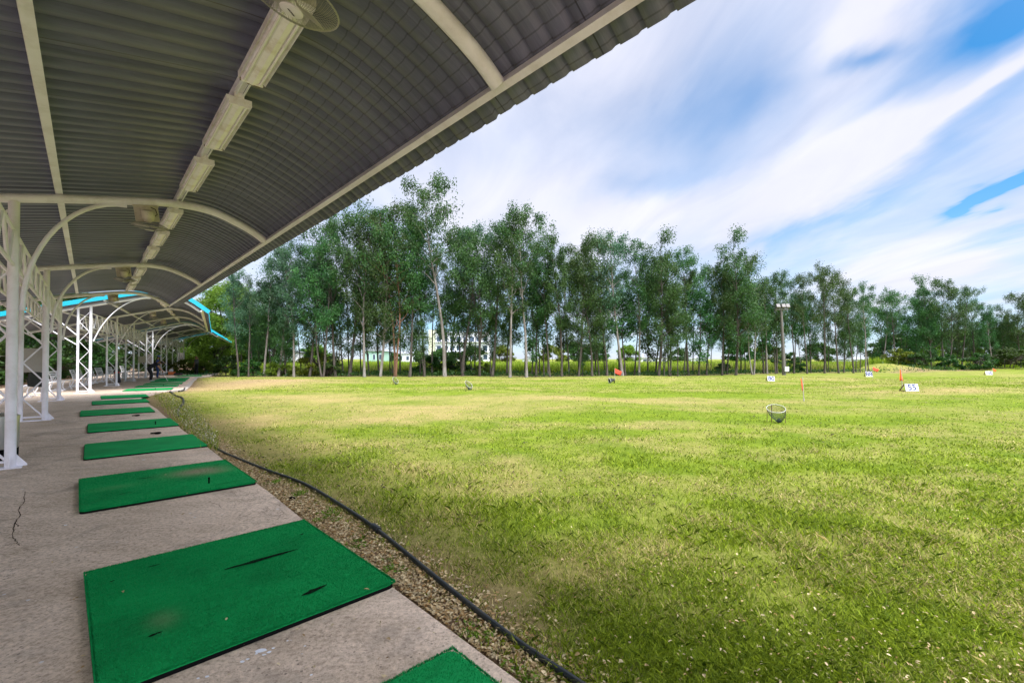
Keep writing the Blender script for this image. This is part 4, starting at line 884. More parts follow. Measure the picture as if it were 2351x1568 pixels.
# golf bag, buckets, box
def golf_bag(p, rz, label):
    r = empty('golf_bag', p, rz, label=label, cat='golf bag'); T = Matrix.Rotation(radians(8), 3, 'Y')
    b = MB(); b.lathe([(.11, 0.0), (.125, .03), (.12, .3), (.125, .6), (.13, .82), (.135, .86), (.12, .87)], 18, M=T); b.build('bag_body', M['bagblack'], r, True)
    b = MB(); b.lathe([(.03, .10), (.075, .14), (.085, .3), (.075, .48), (.03, .52)], 12, (.085, -.06, 0), M=T); b.build('side_pocket', M['bagred'], r, True)
    b = MB(); b.lathe([(.128, .60), (.133, .61), (.133, .66), (.128, .67)], 18, M=T); b.build('band', M['bagred'], r, True)
    b = MB()
    for i in range(7):
        a = i * .9; q = T @ Vector((.06 * cos(a), .06 * sin(a), .85)); b.tube([q, q + Vector((.04 * cos(a), .05 * sin(a), .22 + .03 * (i % 3)))], .008, 6); e = q + Vector((.04 * cos(a), .05 * sin(a), .24 + .03 * (i % 3))); b.lathe([(.005, -.035), (.03, -.02), (.035, .01), (.02, .035), (.003, .04)], 10, e)
    b.build('clubs', M['bagblack'], r, True)
    b = MB(); b.tube([T @ Vector((.12, .02, .55)), Vector((.30, .12, 0))], .01, 6); b.tube([T @ Vector((.12, -.02, .55)), Vector((.30, -.14, 0))], .01, 6); b.build('stand_leg', M['whiteB'], r, True)
p = gp(272, 879); golf_bag(p, radians(200), 'black and red golf bag standing behind the second bright post pair')
p = gp(362, 867); r = empty('ball_bucket', (p.x - 1.2, p.y - 1.6, 0), label='pale plastic bucket beside the bending golfer', cat='bucket')
mb = MB(); mb.lathe([(.13, 0), (.17, .38), (.178, .38), (.178, .40), (.16, .40), (.12, .02)], 20); mb.build('pail', M['bucket'], r, True)
mb = MB(); mb.tube([(.175 * cos(a), 0, .39 + .1 * sin(a)) for a in np.linspace(0, pi, 9)], .005, 5); mb.build('handle', M['wire'], r, True)
p = gp(394.5, 861); r = empty('ball_crate', p, radians(30), label='orange and red crate on the floor between the far lattice posts', cat='crate')
mb = MB()
for x in (-.24, .24): mb.box((x, 0, .16), (.02, .36, .28))
for y in (-.17, .17): mb.box((0, y, .16), (.46, .02, .28))
mb.box((0, 0, .03), (.5, .36, .03)); mb.build('crate_body', M['orangebox'], r, bevel=.005); mb = MB(); mb.lathe([(.12, .30), (.15, .36), (.16, .46), (.10, .54), (.03, .56)], 16, (-.05, 0, 0)); mb.build('ball_bag', M['bucket'], r, True)
p = gp(423, 856); r = empty('plastic_basket', p, radians(28), label='dark teal basket standing at the end of the far floor', cat='basket')
mb = MB(); mb.lathe([(.30, 0), (.36, .26), (.38, .26), (.38, .29), (.34, .29), (.28, .02)], 4); mb.build('basket_body', M['teal'], r, bevel=.01); mb = MB(); mb.box((0, 0, .30), (.42, .42, .02)); mb.build('lid', M['teal'], r, bevel=.008)
p = gp(409, 862); mb = MB(); mb.lathe([(.02, -.36), (.10, -.34), (.12, 0), (.11, .3), (.03, .36)], 12, (p.x, p.y, .12), M=Matrix.Rotation(radians(88), 3, 'Y')); mb.build('golf_bag', M['bagblack'], smooth=True, label='small black bag lying on the floor near the orange crate', cat='golf bag')

# ---------------------------------------------------------------- people
def skinned(name, nodes, edges, mats, assign, parent=None, sub=2):
    """nodes: {key:(co, radius)}; body grown with Skin + Subdivision, then baked to one mesh with cloth materials per face"""
    keys = list(nodes); idx = {k: i for i, k in enumerate(keys)}
    me = bpy.data.meshes.new(name); me.from_pydata([nodes[k][0] for k in keys], [(idx[a], idx[b]) for a, b in edges], []); me.update()
    o = bpy.data.objects.new(name, me); C.objects.link(o); sm = o.modifiers.new('skin', 'SKIN'); sm.use_smooth_shade = True
    for i, k in enumerate(keys):
        r = nodes[k][1]; r = r if isinstance(r, tuple) else (r, r); me.skin_vertices[0].data[i].radius = r; me.skin_vertices[0].data[i].use_root = (i == 0)
    ss = o.modifiers.new('sub', 'SUBSURF'); ss.levels = sub; ss.render_levels = sub
    dg = bpy.context.evaluated_depsgraph_get(); out = bpy.data.meshes.new_from_object(o.evaluated_get(dg)); bpy.data.objects.remove(o)
    out.materials.clear()
    for m in mats: out.materials.append(m)
    segs = [(Vector(nodes[a][0]), Vector(nodes[b][0]), assign.get((a, b), assign.get((b, a), 0))) for a, b in edges]
    for p in out.polygons:
        best = 1e9; mi = 0
        for a, b, k in segs:
            d = b - a; t = max(0, min(1, (p.center - a).dot(d) / max(1e-9, d.length_squared))); q = (p.center - (a + d * t)).length
            if q < best: best = q; mi = k
        p.material_index = mi; p.use_smooth = True
    return out
def hand_chain(prefix, wrist, d, curl, nodes, edges, root, sc=1.0):
    d = Vector(d).normalized(); c = Vector(curl).normalized(); side = d.cross(c).normalized(); w = Vector(wrist)
    palm = w + d * .055; nodes[prefix + 'palm'] = (palm, (.032, .020)); edges.append((root, prefix + 'palm'))
    for i, (off, ln) in enumerate(((-.030, .062), (-.010, .074), (.010, .070), (.029, .055))):
        a = palm + d * .038 + side * off; b = a + (d * .75 + c * .45) * ln * .55; e = b + (d * .3 + c * .9) * ln * .45
        for nm, q, r in (('a', a, .0095), ('b', b, .0088), ('c', e, .0075)): nodes[f'{prefix}{i}{nm}'] = (q, r)
        edges += [(prefix + 'palm', f'{prefix}{i}a'), (f'{prefix}{i}a', f'{prefix}{i}b'), (f'{prefix}{i}b', f'{prefix}{i}c')]
    a = w + d * .03 - side * .038; b = a + (d * .7 - side * .5 + c * .3) * .035; nodes[prefix + 'ta'] = (a, .011); nodes[prefix + 'tb'] = (b, .009); edges += [(prefix + 'palm', prefix + 'ta'), (prefix + 'ta', prefix + 'tb')]
def person(label, loc, rz, pose, mats, group=None, cap=None, hairc='hair'):
    """pose: dict of joint positions in a frame where +y is the way the person faces. mats: skin, shirt, trousers, shoes"""
    N = {}; E = []; J = {k: Vector(v) for k, v in pose.items()}
    N['pelvis'] = (J['pelvis'], (.165, .13)); 
    sp1 = J['pelvis'].lerp(J['neck'], .38); sp2 = J['pelvis'].lerp(J['neck'], .72)
    N['waist'] = (sp1, (.155, .13)); N['chest'] = (sp2, (.175, .14)); N['neckbase'] = (J['neck'], .062); up = (J['head'] - J['neck']).normalized()
    N['neck'] = (J['neck'] + up * .05, .052)
    E += [('pelvis', 'waist'), ('waist', 'chest'), ('chest', 'neckbase'), ('neckbase', 'neck')]
    N['jaw'] = (J['head'] - up * .045, (.058, .062)); N['headc'] = (J['head'] + up * .03, (.076, .088)); N['crown'] = (J['head'] + up * .09, (.056, .066)); E += [('neck', 'jaw'), ('jaw', 'headc'), ('headc', 'crown')]
    A = {('pelvis', 'waist'): 1, ('waist', 'chest'): 1, ('chest', 'neckbase'): 1, ('neckbase', 'neck'): 0, ('neck', 'jaw'): 0, ('jaw', 'headc'): 0, ('headc', 'crown'): 0}
    for s in ('l', 'r'):
        sh, el, wr, hp, kn, an, to = (J[s + k] for k in ('sh', 'el', 'wr', 'hip', 'kn', 'an', 'toe'))
        N[s + 'sh'] = (sh, .060); ua = sh.lerp(el, .55); N[s + 'ua'] = (ua, .047); N[s + 'el'] = (el, .038); N[s + 'fa'] = (el.lerp(wr, .3), .038); N[s + 'wr'] = (wr, .025)
        E += [('chest', s + 'sh'), (s + 'sh', s + 'ua'), (s + 'ua', s + 'el'), (s + 'el', s + 'fa'), (s + 'fa', s + 'wr')]
        A[('chest', s + 'sh')] = 1; A[(s + 'sh', s + 'ua')] = 1; A[(s + 'ua', s + 'el')] = 0
        N[s + 'hip'] = (hp, .105); N[s + 'th'] = (hp.lerp(kn, .5), .095); N[s + 'kn'] = (kn, .078); N[s + 'cf'] = (kn.lerp(an, .35), .074); N[s + 'an'] = (an, .062); N[s + 'heel'] = (an + Vector((0, -.02, -.045)), .036); N[s + 'toe'] = (to, .032)
        E += [('pelvis', s + 'hip'), (s + 'hip', s + 'th'), (s + 'th', s + 'kn'), (s + 'kn', s + 'cf'), (s + 'cf', s + 'an'), (s + 'an', s + 'heel'), (s + 'heel', s + 'toe')]
        for e in (('pelvis', s + 'hip'), (s + 'hip', s + 'th'), (s + 'th', s + 'kn'), (s + 'kn', s + 'cf'), (s + 'cf', s + 'an')): A[e] = 2
        A[(s + 'an', s + 'heel')] = 3; A[(s + 'heel', s + 'toe')] = 3
        d = (wr - el).normalized(); hand_chain(s, wr, d, J.get(s + 'curl', Vector((0, .3, -1))), N, E, s + 'wr')
    me = skinned('person', N, E, mats, A)
    root = link('person', me, None, label=label, cat='person', group=group); root.location = loc; root.rotation_euler = (0, 0, rz)
    fw = J.get('face', Vector((0, 1, 0))).normalized(); hc = J['head'] + up * .03; sd = fw.cross(up).normalized(); F = Matrix((sd, fw, up)).transposed()
    b = MB(); b.lathe([(.004, .028), (.013, -.002), (.016, -.014), (.004, -.02)], 8, hc + fw * .088 - up * .03); 
    for x in (-1, 1): b.lathe([(.003, -.03), (.016, -.012), (.018, .012), (.003, .03)], 8, hc + sd * x * .083 - up * .01)
    b.build('nose_and_ears', mats[0], root, True)
    b = MB()
    for x in (-1, 1): b.lathe([(.001, -.008), (.010, -.003), (.010, .003), (.001, .008)], 8, hc + fw * .083 + sd * x * .031)
    b.bar(hc + fw * .086 - up * .068 - sd * .022, hc + fw * .086 - up * .068 + sd * .022, .006, .006); b.build('eyes_and_mouth', M['hair'], root)
    h = MB(); h.lathe([(.094, -.03), (.098, .02), (.092, .06), (.07, .095), (.03, .113), (.002, .118)], 18, hc - fw * .012, M=F); ho = h.build('hair', M[hairc], root, True)
    if cap:
        h = MB(); h.lathe([(.099, .015), (.104, .05), (.095, .09), (.06, .125), (.002, .135)], 18, hc, M=F); q = hc + fw * .13 + up * .03; h.add([q - sd * .075 - fw * .06, q + sd * .075 - fw * .06, q + sd * .05 + fw * .03 - up * .01, q - sd * .05 + fw * .03 - up * .01, q - sd * .075 - fw * .06 + up * .01, q + sd * .075 - fw * .06 + up * .01, q + sd * .05 + fw * .03, q - sd * .05 + fw * .03], [(0, 1, 2, 3), (7, 6, 5, 4), (0, 4, 5, 1), (1, 5, 6, 2), (2, 6, 7, 3), (3, 7, 4, 0)])
        h.build('cap', M[cap], root, True)
    return root
bend = dict(pelvis=(0, -.22, .88), neck=(0, .27, 1.20), head=(0, .42, 1.20), face=(0, .5, -.85), lhip=(-.10, -.20, .84), rhip=(.10, -.20, .84), lkn=(-.13, -.05, .46), rkn=(.13, -.04, .46), lan=(-.14, -.10, .09), ran=(.14, -.10, .09), ltoe=(-.17, .09, .04), rtoe=(.17, .09, .04),
            lsh=(-.19, .20, 1.17), rsh=(.19, .22, 1.15), lel=(-.15, .33, .92), rel=(.17, .34, .90), lwr=(-.04, .47, .72), rwr=(.08, .49, .68), lcurl=(0, -.4, -1), rcurl=(0, -.4, -1))
p = gp(350, 875.5); g1 = person('person in dark shirt and black trousers bending forward over a far green mat', (p.x, p.y, 0.0), radians(-60), bend, [M['skin'], M['shirtnavy'], M['trouser'], M['shoewhite']])
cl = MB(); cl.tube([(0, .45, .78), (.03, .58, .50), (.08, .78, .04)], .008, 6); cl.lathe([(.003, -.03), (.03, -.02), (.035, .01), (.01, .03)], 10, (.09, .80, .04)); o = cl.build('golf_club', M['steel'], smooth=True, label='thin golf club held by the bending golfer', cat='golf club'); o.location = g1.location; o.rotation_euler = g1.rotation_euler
stand = dict(pelvis=(0, 0, .93), neck=(0, .03, 1.42), head=(0, .06, 1.56), face=(0, 1, -.15), lhip=(-.10, 0, .88), rhip=(.10, 0, .88), lkn=(-.12, .03, .49), rkn=(.12, .03, .49), lan=(-.13, 0, .09), ran=(.13, 0, .09), ltoe=(-.15, .18, .04), rtoe=(.15, .18, .04),
             lsh=(-.20, .02, 1.36), rsh=(.20, .02, 1.36), lel=(-.25, .03, 1.08), rel=(.27, .18, 1.20), lwr=(-.24, .12, .84), rwr=(.30, .44, 1.16), lcurl=(.3, .3, -1), rcurl=(0, -.2, -1))
p = gp(361, 868); person('person in a blue cap and blue clothes with one arm held out', (p.x, p.y, 0), radians(-50), stand, [M['skin'], M['bluecloth'], M['jeans'], M['shoe']], cap='cap')
ph = dict(stand); ph.update(lel=(-.33, .12, 1.52), lwr=(-.12, .14, 1.62), lcurl=(.5, 0, .2), rel=(.25, .02, 1.08), rwr=(.24, .10, .84))
p = gp(456, 859); person('person in a grey shirt, hand raised to the head, shaded beyond the last shelter', (p.x - .2, p.y, 0), radians(160), ph, [M['skin'], M['greyshirt'], M['trouser'], M['shoe']])

# ---------------------------------------------------------------- nets, signs, flags, pole
def net(px, py, D, Hc, tilt, az, label, legs=True, lean=0.0, roll=0):
    c = gpt(px, py); r = empty('target_net', c, radians(az), label=label, cat='net', group='ring nets on the field')
    T = Matrix.Rotation(radians(tilt), 3, 'X') @ Matrix.Rotation(radians(roll), 3, 'Y'); rr = D / 2; b = MB(); cc = Vector((0, 0, Hc))
    ring = [cc + T @ Vector((rr * cos(a), rr * sin(a), 0)) for a in np.linspace(0, 2 * pi, 37)]; b.tube(ring, .0052, 8, cap=False); b.build('ring', M['ring'], r, True)
    n = MB(); nr, ns = 9, 34; bot = Vector((.05 + lean, .02, .03)); P = []
    for i in range(nr + 1):
        q = i / nr; k = 1 - .80 * q ** 2.0
        for j in range(ns): a = 2 * pi * j / ns + q * .2; P.append(cc.lerp(bot, q) + T @ Vector((rr * k * cos(a), rr * k * sin(a), 0)) * 1.0 + Vector((0, 0, .02 * sin(j * 2.3) * q)))
    for i in range(nr):
        for j in range(ns):
            a = P[i * ns + j]; 
            for q_ in (P[(i + 1) * ns + (j + 1) % ns], P[(i + 1) * ns + (j - 1) % ns]): n.tube([a, q_], .0018, 3, cap=False)
    n.lathe([(.01, -.02), (.06, 0), (.05, .03), (.01, .08)], 10, bot); n.build('net', M['net'], r)
    if legs:
        for j, a in enumerate((pi * .98, -.12, pi / 2)):
            top = cc + T @ Vector((rr * cos(a), rr * sin(a), 0)); l = MB(); l.tube([top, Vector((top.x * 1.04, top.y * 1.02, -.02))], .006 if j < 2 else .009, 7); l.build('leg', M['netpole'], r, True)
    return r
net(1782, 969, .385, .335, 22, 0, 'ring net on thin rusty legs, nearest on the right of the field', roll=-9, lean=.03)
net(1076, 898, .42, .26, 48, 62, 'tilted ring net on the left middle of the field')
net(908, 883, .42, .24, 55, 70, 'smaller looking tilted ring net, farthest left on the field')
p = gpt(1403, 878); r = empty('fallen_net', p, radians(20), label='small collapsed grey net lying left of the coral flag', cat='net'); mb = MB(); T = Matrix.Rotation(radians(75), 3, 'Y')
mb.tube([Vector((-.12, 0, .16)) + T @ Vector((.16 * cos(a), .16 * sin(a), 0)) for a in np.linspace(0, 2 * pi, 21)], .014, 6, cap=False); mb.build('ring', M['ring'], r, True)
mb = MB(); mb.lathe([(.15, 0), (.12, .18), (.05, .30)], 14, (-.10, 0, .16), M=T); mb.build('net', M['cloth'], r, True); mb = MB(); mb.box((.22, 0, .13), (.05, .05, .26)); mb.build('stake', M['rubber'], r)
def sign(x0, y0, x1, y1, text, rz, label, tilt=12, depth=.10, xs=1.15, lean=0):
    c = gpt((x0 + x1) / 2, y1); Z = c.y; w = (x1 - x0) / FPX * Z; h = (y1 - y0) / FPX * Z * 1.02
    r = empty('distance_sign', c, radians(rz), label=label, cat='sign'); T = Matrix.Rotation(radians(-tilt), 3, 'X') @ Matrix.Rotation(radians(lean), 3, 'Y')
    b = MB(); b.box(T @ Vector((0, 0, h / 2)), (w, .03, h), T); b.build('board', M['signwhite'], r, bevel=.008)
    b = MB()
    for x in (-w / 2 + .02, w / 2 - .02): b.bar(T @ Vector((x, .02, h * .98)), (x, depth * 2.2, 0.0), .035, .035); b.bar((x, .02, .02), (x, depth * 2.2, .02), .03, .03)
    b.build('wooden_stand', M['wood'], r)
    q = T @ Matrix.Rotation(pi / 2, 3, 'X'); n = T @ Vector((0, -.0165, h / 2))
    small_text(text, h * 1.12, M['ink'], r, n, q.to_euler(), h * .027, xs * (1.0 if len(text) == 2 else .80), .002)
    return r
sign(2079, 880, 2111, 896.5, '55', 4, 'white board with navy 55, largest of the distance signs', depth=.16, xs=1.12)
sign(1762.5, 864, 1779, 875, '80', 0, 'white board with navy 80 standing on the grass', lean=4)
sign(1988.5, 852.5, 2003.5, 864, '88', 0, 'white board with navy 88 in front of the mound')
sign(2264, 851, 2280, 859.5, '160', 0, 'white board with navy 160 near the right end of the trees')
def flag(px, py, top, ang, L_, m, pts, label, pr=.012, lean=0.0, mound=0):
    """pts: flag outline in (along, up) pixels relative to pole top"""
    c = gpt(px, py); k = c.y / FPX; H = (py - top) * k; r = empty('target_flag', c, label=label, cat='flag')
    b = MB(); b.tube([(0, 0, 0), (lean * H * .5, 0, H * .5), (lean * H, 0, H)], [pr * 1.2, pr, pr * .8], 8); b.tube([(0, 0, 0), (0, 0, .12)], pr * 1.8, 8); b.build('pole', M['pole'], r, True)
    f = MB(); n = 10; A, B, Cc, D = [Vector((lean * H + x * k, 0, H - y * k)) for x, y in pts]; vs = []
    for i in range(n + 1):
        for j in range(7):
            u, v = i / n, j / 6; q = (A.lerp(B, u)).lerp(D.lerp(Cc, u), v); q.y += .05 * L_ * sin(u * 5 + v * 2.2) * u ; q.y += ang * u * .1; vs.append(q)
    f.add(vs, [(i * 7 + j, i * 7 + j + 1, (i + 1) * 7 + j + 1, (i + 1) * 7 + j) for i in range(n) for j in range(6)])
    o = f.build('flag', m, r, True); sm = o.modifiers.new('t', 'SOLIDIFY'); sm.thickness = .004
    return r
flag(1411.5, 872, 844, 1, 1, M['coral'], [(0, 1), (17, 9), (14, 18), (0, 12)], 'coral flag flying right beside the small collapsed net')
flag(1845.5, 919, 862, 1, .7, M['coral'], [(-4, 4), (0, 6), (7, 33), (-1, 33)], 'tall red orange flag hanging limp behind the near ring net', lean=-.04)
flag(2072, 893, 846, 1, .7, M['orange'], [(-2, 3), (1, 5), (10, 30), (-4, 29)], 'orange flag hanging above the board reading 55', lean=-.05)
flag(2004, 866, 838, 1, 1, M['coral'], [(0, 2), (16, 8), (14, 14), (1, 10)], 'coral flag flying above the board reading 88')
flag(2279.5, 860, 844, 1, 1, M['orange'], [(0, 0), (10, 5), (9, 9), (1, 6)], 'small orange flag flying beside the board reading 160')
# floodlight pole
p = gpt(1800, 861); r = empty('floodlight_pole', p, label='weathered concrete floodlight pole with a box of lights at its top', cat='light pole'); k = p.y / FPX; H = 152 * k
b = MB(); b.tube([(0, 0, 0), (-.09, 0, H * .5), (-.22, 0, H)], [.16, .13, .10], 12); b.build('pole', M['conpole'], r, True)
b = MB(); b.box((-.2, 0, H - .05), (1.2, .3, .08)); b.box((-.2, 0, H + .1), (1.1, .22, .05)); b.build('platform', M['conpole'], r)
for x in (-.58, -.1, .28):
    b = MB(); b.box((x, -.12, H + .24), (.34, .26, .34), Matrix.Rotation(radians(-25), 3, 'X')); b.build('floodlight', M['lamphead'], r, bevel=.02)
b = MB(); b.box((.1, -.24, .55), (.36, .16, .42)); b.build('meter_box', M['signwhite'], r, bevel=.02)

# ---------------------------------------------------------------- trees
def blend_leaves(centres, radii, per, ln, wd, droop, rs, flat=1.0):
    """leaf-sized kites scattered in clumps; returns verts, faces"""
    c = np.repeat(np.asarray(centres), per, axis=0); rad = np.repeat(np.asarray(radii), per); n = len(c)
    g = np.clip(rs.normal(size=(n, 3)), -1.7, 1.7) * rad[:, None] * np.array([.5, .5, .5 * flat]); p = c + g
    az = rs.rand(n) * 2 * pi; el = -droop + rs.normal(size=n) * .55
    d = np.stack([np.cos(az) * np.cos(el), np.sin(az) * np.cos(el), np.sin(el)], 1)
    a2 = rs.normal(size=(n, 3)); w = np.cross(d, a2); w /= np.linalg.norm(w, axis=1)[:, None] + 1e-9
    L = ln * rs.uniform(.6, 1.25, n)[:, None]; W = wd * rs.uniform(.6, 1.3, n)[:, None]
    v = np.stack([p, p + d * L * .45 + w * W * .5, p + d * L, p + d * L * .45 - w * W * .5], 1)
    return v.reshape(-1, 3), np.arange(4 * n).reshape(n, 4)
def euc_meshes(seed, H=16.0, base=.36, spread=2.2, dense=1.0, lean=0.0, forks=1, tuft=1.0):
    rr = random.Random(seed); rs = np.random.RandomState(seed); tr = MB(); cl = []; cr = []
    def path(p, d, L, n, wob, upb):
        pts = [Vector(p)]; d = Vector(d).normalized()
        for i in range(n):
            d = (d + Vector((rr.gauss(0, wob), rr.gauss(0, wob), upb))).normalized(); pts.append(pts[-1] + d * L / n)
        return pts
    for fk in range(forks):
        a = rr.uniform(0, 2 * pi); off = .12 if forks > 1 else 0
        d0 = Vector((lean + (.14 * cos(a + fk * 2.5) if forks > 1 else 0), (.14 * sin(a + fk * 2.5) if forks > 1 else 0), 1))
        Hf = H * (1 if fk == 0 else rr.uniform(.75, .92))
        trunk = path((off * cos(a + fk * 2.5), off * sin(a + fk * 2.5), -.1), d0, Hf * .97, 14, .035, .03)
        r0 = .0095 * Hf * (1 if forks == 1 else .8); tr.tube(trunk, [max(.018, r0 * (1.25 if i == 0 else 1) * (1 - i / 14.4) ** .9) for i in range(15)], 8)
        nb = int(19 * dense ** .5)
        for b in range(nb):
            q = base + (1 - base) * (b + rr.random()) / nb * .97; i = min(13, int(q * 14)); p = trunk[i].lerp(trunk[i + 1], q * 14 - i)
            az = b * 2.4 + rr.uniform(-.5, .5); prof = sin(pi * min(1, (q - base) / (1 - base) * .80 + .20)) ** .7
            Lb = 1.18 * spread * (.45 + .75 * prof) * rr.uniform(.6, 1.2); el = radians(rr.uniform(28, 62))
            if rr.random() < .12: Lb *= 1.35
            bp = path(p, (cos(az) * cos(el), sin(az) * cos(el), sin(el)), Lb, 5, .16, .05); rb = r0 * (1 - q) * .5 + .014
            tr.tube(bp, [rb, rb * .8, rb * .6, rb * .45, rb * .3, .008], 5)
            for k in (3, 4, 5):
                if rr.random() < .9: cl.append(bp[k] + Vector((rr.gauss(0, .12), rr.gauss(0, .12), rr.gauss(0, .1)))); cr.append(rr.uniform(.38, .76) * (1 - .15 * (q > .8)))
            for k in (2, 3, 4):
                if rr.random() < .75:
                    sa = az + rr.choice((-1, 1)) * rr.uniform(.5, 1.2); sp = path(bp[k], (cos(sa), sin(sa), rr.uniform(.2, .8)), Lb * .42, 3, .15, 0); tr.tube(sp, [rb * .4, rb * .3, .008, .005], 4, cap=False)
                    cl.append(sp[3]); cr.append(rr.uniform(.4, .8))
                    if rr.random() < .5: cl.append(sp[2]); cr.append(rr.uniform(.3, .6))
        cl.append(trunk[-1]); cr.append(.5); cl.append(trunk[-2]); cr.append(.55)
    keep = [i for i in range(len(cl)) if rr.random() < .93]
    v, f = blend_leaves([tuple(cl[i]) for i in keep], [cr[i] for i in keep], int(68 * tuft), .25, .088, .75, rs, 1.25)
    return tr.mesh('trunk'), mesh_np('crown', v, f)
def broad_meshes(seed, H=7, W=6, trunk_h=.25, n=70, per=130, ln=.22, wd=.13, droop=.3, flat=.7):
    rr = random.Random(seed); rs = np.random.RandomState(seed); tr = MB(); cl = []; cr = []
    for k in range(rr.choice((1, 2, 3))):
        a0 = rr.uniform(0, 6.28); pts = [(0.15 * k * cos(a0), .15 * k * sin(a0), -.1)]
        for i in range(6): x, y, z = pts[-1]; pts.append((x + .1 * W / 6 * cos(a0) + rr.gauss(0, .05), y + .1 * W / 6 * sin(a0) + rr.gauss(0, .05), z + H * .75 / 6))
        tr.tube(pts, [.022 * H * (1 - i / 7.5) for i in range(7)], 8)
        for i in (2, 3, 4, 5):
            for j in range(4):
                a = rr.uniform(0, 6.28); L = W * .42 * rr.uniform(.6, 1); e = rr.uniform(.1, .8); p = Vector(pts[i]); q = p + Vector((cos(a) * L, sin(a) * L, e * L * .8)); tr.tube([p, p.lerp(q, .5) + Vector((0, 0, .15)), q], [.03, .02, .01], 5)
    for i in range(n):
        a = rr.uniform(0, 2 * pi); z = trunk_h + (1 - trunk_h) * rr.random() ** .8; rad = W / 2 * (sin(pi * min(1, .18 + .8 * (z - trunk_h) / (1 - trunk_h)))) ** .55 * rr.uniform(.45, 1.05)
        cl.append((rad * cos(a), rad * sin(a), H * z * rr.uniform(.9, 1.03))); cr.append(rr.uniform(.35, .75) * W / 6)
    v, f = blend_leaves(cl, cr, per, ln, wd, droop, rs, flat); v[:, 2] = np.maximum(v[:, 2], .02)
    return tr.mesh('trunk'), mesh_np('crown', v, f)
_count = 0
def plant(name, meshes, loc, rz, sc, leaf, bark, label, cat='tree', group=None, crown='crown'):
    r = empty(name, loc, rz, label=label, cat=cat, group=group); r.scale = sc if isinstance(sc, tuple) else (sc, sc, sc)
    for nm, me, m in (('trunk' if cat == 'tree' else 'stems', meshes[0], bark), (crown, meshes[1], leaf)):
        if len(me.materials) == 0: me.materials.append(m)
        o = bpy.data.objects.new(nm, me); C.objects.link(o); o.parent = r
        if me.materials[0] != m: o.material_slots[0].link = 'OBJECT'; o.material_slots[0].material = m
    return r
EU = [euc_meshes(100 + i, 16, b, sp, dn, ln, fk, tf) for i, (b, sp, dn, ln, fk, tf) in enumerate([(.34, 2.1, 1.1, 0, 1, 1), (.42, 2.3, 1.0, .05, 1, .9), (.30, 2.4, 1.2, -.04, 2, .8), (.50, 2.4, .9, .08, 1, 1.05), (.28, 1.9, 1.2, 0, 1, 1.1), (.38, 2.6, 1.1, -.07, 1, .95), (.45, 2.0, .8, .03, 1, .8), (.24, 2.2, 1.3, .02, 2, .85)])]
TH = [euc_meshes(200 + i, 9, b, 1.2, .55, ln, 1, .75) for i, (b, ln) in enumerate([(.25, .03), (.4, -.08), (.15, .06)])]

# visible outline of the front row: pixel x, pixel y of the top
front = [(545, 600), (572, 640), (605, 590), (640, 545), (676, 560), (706, 515), (742, 520), (772, 480), (802, 466), (838, 455), (872, 480), (905, 470), (942, 490), (976, 470), (1022, 418), (1060, 500), (1098, 520), (1132, 505), (1172, 488), (1206, 482), (1232, 530), (1262, 560),
         (1292, 520), (1330, 545), (1362, 558), (1395, 540), (1430, 524), (1466, 535), (1510, 545), (1540, 575), (1580, 565), (1622, 600), (1655, 590), (1690, 538), (1728, 575), (1762, 640), (1785, 618), (1822, 650), (1856, 625), (1892, 603), (1925, 622), (1960, 650), (1990, 652), (2030, 672),
         (2058, 662), (2100, 655), (2138, 640), (2172, 638), (2206, 650), (2240, 680), (2276, 690), (2312, 700), (2345, 665), (2380, 650), (2420, 670), (2470, 680), (2530, 690)]
marks = [(560, 'the feathery tree'), (890, 'the gabled house'), (1050, 'the white flats'), (1411, 'the left coral flag'), (1505, 'the far bungalow'), (1798, 'the floodlight pole'), (2004, 'the coral flag by the mound'), (2094, 'the largest numbered board'), (2280, 'the smallest orange flag')]
words = ['', 'first', 'second', 'third', 'fourth', 'fifth', 'sixth', 'seventh', 'eighth', 'ninth', 'tenth', 'eleventh', 'twelfth', 'thirteenth', 'fourteenth', 'fifteenth']
def base_y(px): return 862.5 if px < 1500 else (862.5 - (px - 1500) * .011 if px < 2015 else 849.5 - (px - 2015) * .003)
usedlab = {}
barks = ['barkgrey', 'barkgrey', 'barkpale', 'barkgrey', 'barkgrey', 'barkgrey', 'barkgrey', 'barkpale']
over = {14: 'barkpale', 4: 'barkpale', 11: 'barkred', 2: 'barkpale', 9: 'barkpale'}
for i, (px, ty) in enumerate(front):
    by = base_y(px) + rnd.uniform(-1.2, .8); p = gpt(px + rnd.uniform(-3, 3), by); k = p.y / FPX
    H = CAMH - p.z + (824 - ty) * k; H *= rnd.uniform(.95, .985); vi = (i * 3 + i // 8) % 8
    bk = over.get(i, barks[(i * 5) % 8]); bluish = (i < 6) or (i % 11 == 4)
    nm, lx = min(marks, key=lambda m: abs(m[0] - px))[::-1]; side = 'right' if px > lx else 'left'
    usedlab[(nm, side)] = usedlab.get((nm, side), 0) + 1
    colour = {'barkpale': 'pale trunked', 'barkgrey': 'grey trunked', 'barkred': 'reddish trunked'}[bk]; tall = 'very tall' if ty < 430 else 'tall' if ty < 560 else 'mid height'
    sx = H / 16 * rnd.uniform(.80, 1.05)
    front[i] = (px, ty, nm, side, colour, tall, plant('eucalyptus_tree', EU[vi], p, rnd.uniform(0, 6.28), (sx * 1.0, sx * 1.0, H / 16), M['eucblue' if bluish else 'euc'], M[bk], None, 'tree', 'front row of eucalyptus trees across the field'))
for (nm, side) in usedlab:
    grp = [f for f in front if f[2] == nm and f[3] == side]; grp.sort(key=lambda f: f[0], reverse=(side == 'left'))
    for n, f in enumerate(grp): f[6]['label'] = '%s %s eucalyptus, %s %s of %s' % (f[5], f[4], words[n + 1], side, nm)
